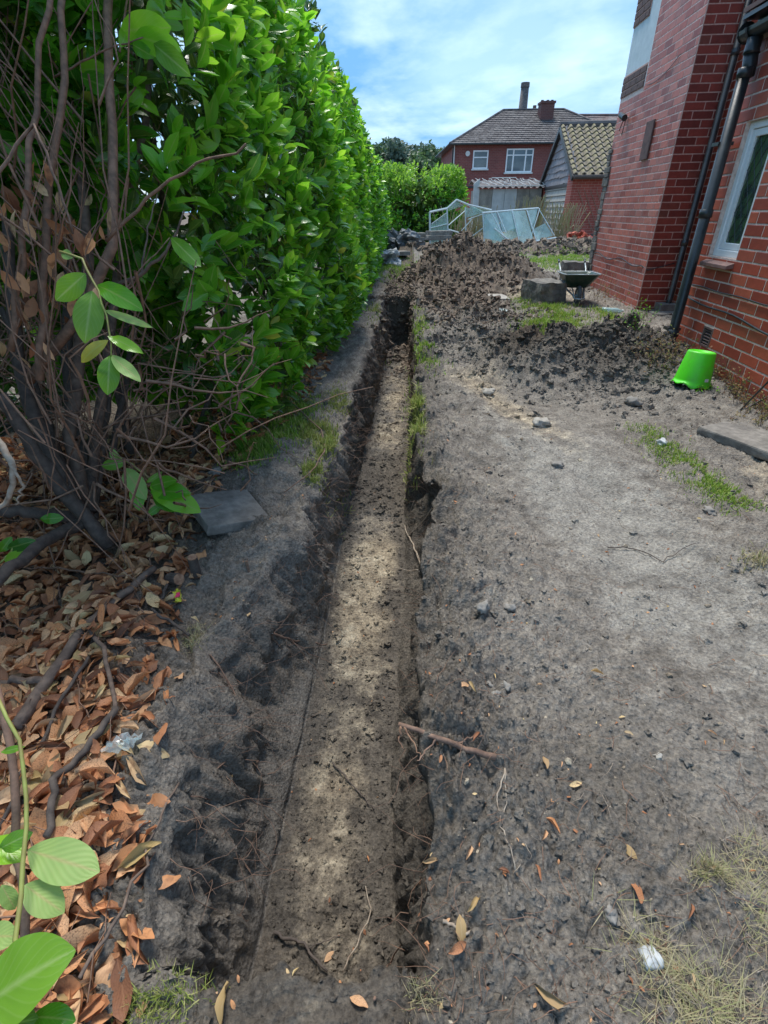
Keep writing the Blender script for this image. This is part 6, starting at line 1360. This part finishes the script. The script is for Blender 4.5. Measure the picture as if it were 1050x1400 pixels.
def moss_mat():
    m, nt, N, L, b, o = new_mat('mossy_pantile'); c = ramp(N, L, rnd(N, L), [(0, (.12, .10, .085)), (1, (.20, .165, .13))]); c = mixc(N, L, ramp(N, L, noise(N, L, 2.6, 8, .7, 'Object'), [(.44, (0, 0, 0)), (.62, (.85, .85, .85))]), c, (.34, .28, .12))
    c = mixc(N, L, ramp(N, L, noise(N, L, 14, 5, .7), [(.5, (0, 0, 0)), (.7, (.7, .7, .7))]), c, (.34, .31, .17)); L.new(c, b.inputs['Base Color']); b.inputs['Roughness'].default_value = .9; bump(N, L, b, noise(N, L, 20, 6), .7, .02); return m
MT['moss'] = moss_mat()
# pantile: S curve across, laid in rows; the tile's own object sits in the slope's frame
Vsl = Vector((0, ry + .28, rdz - eaveL + .14)); sl_len = Vsl.length; tl = sl_len / 11; twd = .30; tile_me = []
for var in range(3):
    V = []; rg = random.Random(var); k_ = 6
    for i in range(k_ + 1):
        u = i / k_; zc = .055 * math.sin(u * 2 * math.pi) ; zz = [.055 + rg.uniform(0, .012), .012]
        for t_ in (0, 1): V.append((u * twd * 1.02, t_ * tl * 1.15 - (0.0), zc + zz[t_]))
        V.append((u * twd * 1.02, 0, zc + zz[0] - .035))
    Fq = []
    for i in range(k_): a, b = i * 3, (i + 1) * 3; Fq += [(a, b, b + 1, a + 1), (a + 2, b + 2, b, a)]
    me = fast_mesh('tile', np.array(V), np.array(Fq), None, False); me.materials.append(MT['moss']); tile_me.append(me)
ang = math.atan2(Vsl.z, Vsl.y)
for r_ in range(11):
    for c_ in range(15):
        o = bpy.data.objects.new('tile', tile_me[random.randint(0, 2)]); link(o, groof); o.rotation_euler = (ang, 0, random.uniform(-.015, .015)); t_ = r_ / 11; o.location = (-.08 + c_ * twd, -.28 + Vsl.y * t_, eaveL - .14 + Vsl.z * t_ + .02)
m = MB(); m.tube([(-.1, ry, rdz + .06), (4.6, ry, rdz + .06)], .11, 8); m.build('ridge_tiles', MT['tile_dark'], groof)
m = MB(); m.tube([(-.05, -.33, eaveL - .16), (4.6, -.33, eaveL - .16)], .07, 8); m.build('gutter', MT['bark_dark'], ga)
# trellis on the garage side wall
tr = empty('trellis', ga.matrix_world @ Vector((0, 0, 0)) if False else Vector((gx0, gy0, gz0)), 'leaning wooden lattice trellis on the garage side wall', 'trellis', rz=-A_H)
MT['lath'] = simple('trellis_lath', (.34, .22, .14), (.25, .15, .1), .8, 8, .2, .002)
for k in range(7):
    for sg in (1, -1):
        x_ = 1.0 + k * .22; p1, p2 = (x_, -.035 + .012 * sg, .25), (x_ + sg * .75, -.035 + .012 * sg, 1.55); m = MB(); m.tube([p1, p2], .011, 4); m.build('lath', MT['lath'], tr)
q = PY(893, 316, 21); gb('step_block', (1.15, -.75, -.1), (1.9, -.35, .22), 'slab', ga, .01)
# rubble bricks beside garage
for k in range(26):
    q = PY(800 + rng.normal(-3, 9), 324 + rng.normal(0, 2.5), 19.2 + rng.normal(0, .25)); me = brick_mesh(.224, 'brick', k % 3)
    m = MB(); m.box((-.11, -.05, -.035), (.11, .05, .035)); 
    if k == 0: lb_me = m.build('loose_brick', MT['brick'], None, bevel=0); o = lb_me
    else: o = lb_me.copy(); link(o)
    o.location = (q.x, q.y, gz(q.x, q.y) + .05 + .08 * rng.random() * (3 - abs(q.x - 6.3) * 2)); o.rotation_euler = rng.uniform(-.7, .7, 3) + np.array([0, 0, k]); tag(o, 'loose red brick in the small rubble pile before the garage', 'brick', 'loose bricks in the rubble pile')
# ------------------------------------------------------------------ pale shed with dark tiled roof
S0 = PY(655, 284, 27); S1 = PY(738, 284, 27); shd = empty('garden_shed', (S0.x, 27, HZ), 'pale panel shed with dark corrugated roof in front of the far house', 'shed')
zt = PY(660, 258.5, 27).z - HZ; wd = S1.x - S0.x
MT['panel'] = simple('pale_shed_panel', (.40, .37, .31), (.29, .27, .235), .85, 3, .4, .01, dirt=((.16, .15, .13), 1.8)); MT['panel_w'] = simple('white_shed_panel', (.58, .60, .58), (.46, .48, .46), .8, 4, .2, .005)
for k in range(5): m = MB(); m.box((wd * k / 5 + .008, 0, -.2), (wd * (k + 1) / 5 - .008, .05, zt)); m.build('wall_panel', MT['panel_w' if k in (1, 2) else 'panel'], shd)
m = MB(); m.box((-.01, .052, -.2), (wd, 2.6, zt)); m.build('wall', MT['panel'], shd)
m = MB(); m.slab([(-.25, -.06, -.1), (-.06, -.06, -.1), (-.06, -.06, zt + .4), (-.32, -.06, zt + .2)], (0, -1, 0), .1); m.build('corner_board', MT['panel_w'], shd)
rz_ = PY(695, 248, 29.2).z - HZ; m = MB(); V = []; nc_ = 46
for i in range(nc_ + 1):
    for t_ in (0, 1): V.append((-.15 + (wd + .3) * i / nc_, -.2 + 2.2 * t_, zt + .05 + (rz_ - zt) * t_ + .045 * math.sin(i * 1.55)))
m.add(V, [(2*i, 2*i+2, 2*i+3, 2*i+1) for i in range(nc_)]); m.slab([(-.15, 2.0, rz_ + .04), (wd + .15, 2.0, rz_ + .04), (wd + .15, 2.7, zt + .3), (-.15, 2.7, zt + .3)], (0, .3, 1), .04); sroof = m.build('roof', MT['tile_dark'], shd)
for k in range(9):
    x_ = .05 + k * wd / 8.6; m = MB(); m.tube(wobble([(x_ + .3, -.22, zt + .14), (x_, 1.98, rz_ + .12)], k, .03, 8), .011, 5); m.build('batten', MT['panel_w'], sroof)
m = MB(); m.tube([(wd * .30, 2.0, rz_ + .14), (wd * .72, 2.0, rz_ + .14)], .02, 5); m.tube([(-.15, -.22, zt + .1), (wd, -.22, zt + .1)], .018, 5); m.build('ridge_strip', MT['panel_w'], sroof)
# ------------------------------------------------------------------ collapsed greenhouse
gh0 = PY(600, 339, 17); gh = empty('greenhouse', gh0, 'collapsed aluminium greenhouse with leaning glass panes behind the spoil heap', 'greenhouse')
def gq(pts): return [PY(*p) - gh0 for p in pts]
def gbar(a, b, r_=.022): m = MB(); m.tube(gq([a, b]), r_ * .75, 5); m.build('frame_bar', MT['alu'], gh)
def gpane(pts, mk='gh_glass'):
    P_ = gq(pts); nn = (P_[1] - P_[0]).cross(P_[2] - P_[0]).normalized(); m = MB(); m.slab(P_, nn, .008); m.build('pane', MT[mk], gh)
for a, b, r_ in [((587.5, 290, 17), (588, 340, 17), .035), ((611, 285, 17), (613, 337, 17), .03), ((587.5, 290, 17), (611, 285, 17), .04), ((588, 322, 17), (612, 318, 17), .022), ((588, 312, 17), (612, 306, 17), .018), ((588, 338, 17), (613, 336, 17), .025), ((590, 306, 17), (612, 290, 17), .015),
               ((611, 285, 17), (624, 273, 17.2), .03), ((624, 273, 17.2), (641, 280, 17.3), .03), ((641, 280, 17.3), (672, 287, 17.4), .03), ((636, 283, 18), (637, 321, 18), .025), ((613, 314, 17), (638, 321, 18), .03), ((613, 308, 17), (636, 288, 18), .018), ((624, 273, 17.2), (660, 290, 18.3), .03),
               ((659, 291, 17.2), (736, 284.5, 18), .035), ((660, 291, 17.2), (662, 330, 17), .02), ((672, 291, 17.2), (694, 333, 16.8), .022), ((680, 290, 17.3), (692, 318, 17), .018), ((636, 330, 17.4), (660, 312, 17.4), .018), ((700, 288, 17.5), (711, 335, 17), .02), ((720, 287, 17.7), (734, 331, 17.2), .02),
               ((738, 285, 18), (724, 330, 17.4), .018), ((656, 330, 17), (676, 335, 16.8), .018), ((676, 312, 17), (704, 335, 16.7), .025), ((685, 322, 17), (700, 334, 16.8), .02), ((730, 330, 17.2), (760, 325, 17.6), .035), ((736, 284.5, 18), (758, 322, 17.6), .02), ((640, 300, 17.8), (668, 290, 17.3), .02), ((613, 337, 17), (640, 330, 17.5), .02), ((627, 320, 17.4), (645, 300, 17.6), .015)]: gbar(a, b, r_)
for pts in ([(589, 307, 17.02), (611, 290, 17.02), (611, 317, 17.02), (589, 321, 17.02)], [(589, 323, 17.02), (612, 320, 17.02), (612, 335, 17.02), (589, 338, 17.02)], [(613, 285, 17.05), (624, 274, 17.2), (634, 281, 17.4), (613, 288, 17.2)], [(637, 284, 17.9), (650, 284, 17.7), (660, 291, 17.5), (637, 298, 17.9)],
            [(641, 281, 17.35), (671, 288, 17.4), (662, 291, 17.8), (648, 286, 17.8)], [(661, 293, 17.2), (678, 291, 17.3), (690, 331, 16.9), (662, 326, 17)], [(681, 291, 17.3), (699, 289, 17.5), (705, 312, 17.3), (687, 318, 17.1)], [(701, 289, 17.5), (718, 288, 17.7), (730, 331, 17.2), (712, 334, 17)],
            [(720, 288, 17.7), (735, 286, 18), (729, 312, 17.6), (726, 314, 17.4)], [(728, 314, 17.5), (745, 305, 17.5), (756, 322, 17.5), (735, 329, 17.3)], [(687, 320, 17.4), (708, 304, 17.6), (712, 322, 17.4), (694, 330, 17.2)], [(668, 318, 17.5), (684, 312, 17.6), (690, 330, 17.4), (672, 333, 17.3)]): gpane(pts)
def tall_weeds(lab, px, py, Y_, n_, h_, sp_):
    q = PY(px, py, Y_); q.z = gz(q.x, q.y); e = empty('tall_grass', q, lab, 'grass'); m = MB()
    for i in range(n_):
        c = Vector((rng.normal(0, sp_), rng.normal(0, .2), 0)); t_ = c + Vector((rng.normal(0, .22), rng.normal(0, .2), h_ * rng.uniform(.5, 1.1))); m.tube(wobble([c, c.lerp(t_, .6), t_ + Vector((.06, 0, -.06))], i, .015, 4), taper(.006, .012, 4), 3, cap=False)
    o = m.build('blades', MT['straw'], e); o['kind'] = 'stuff'
tall_weeds('tall dry yellow grass behind the greenhouse beside the shed', 728, 284, 22, 140, 1.3, .28); tall_weeds('tall dry grass in front of the garage door', 765, 322, 20, 110, 1.2, .3); tall_weeds('dry grass growing inside the collapsed greenhouse', 645, 322, 18.6, 120, 1.0, .35)
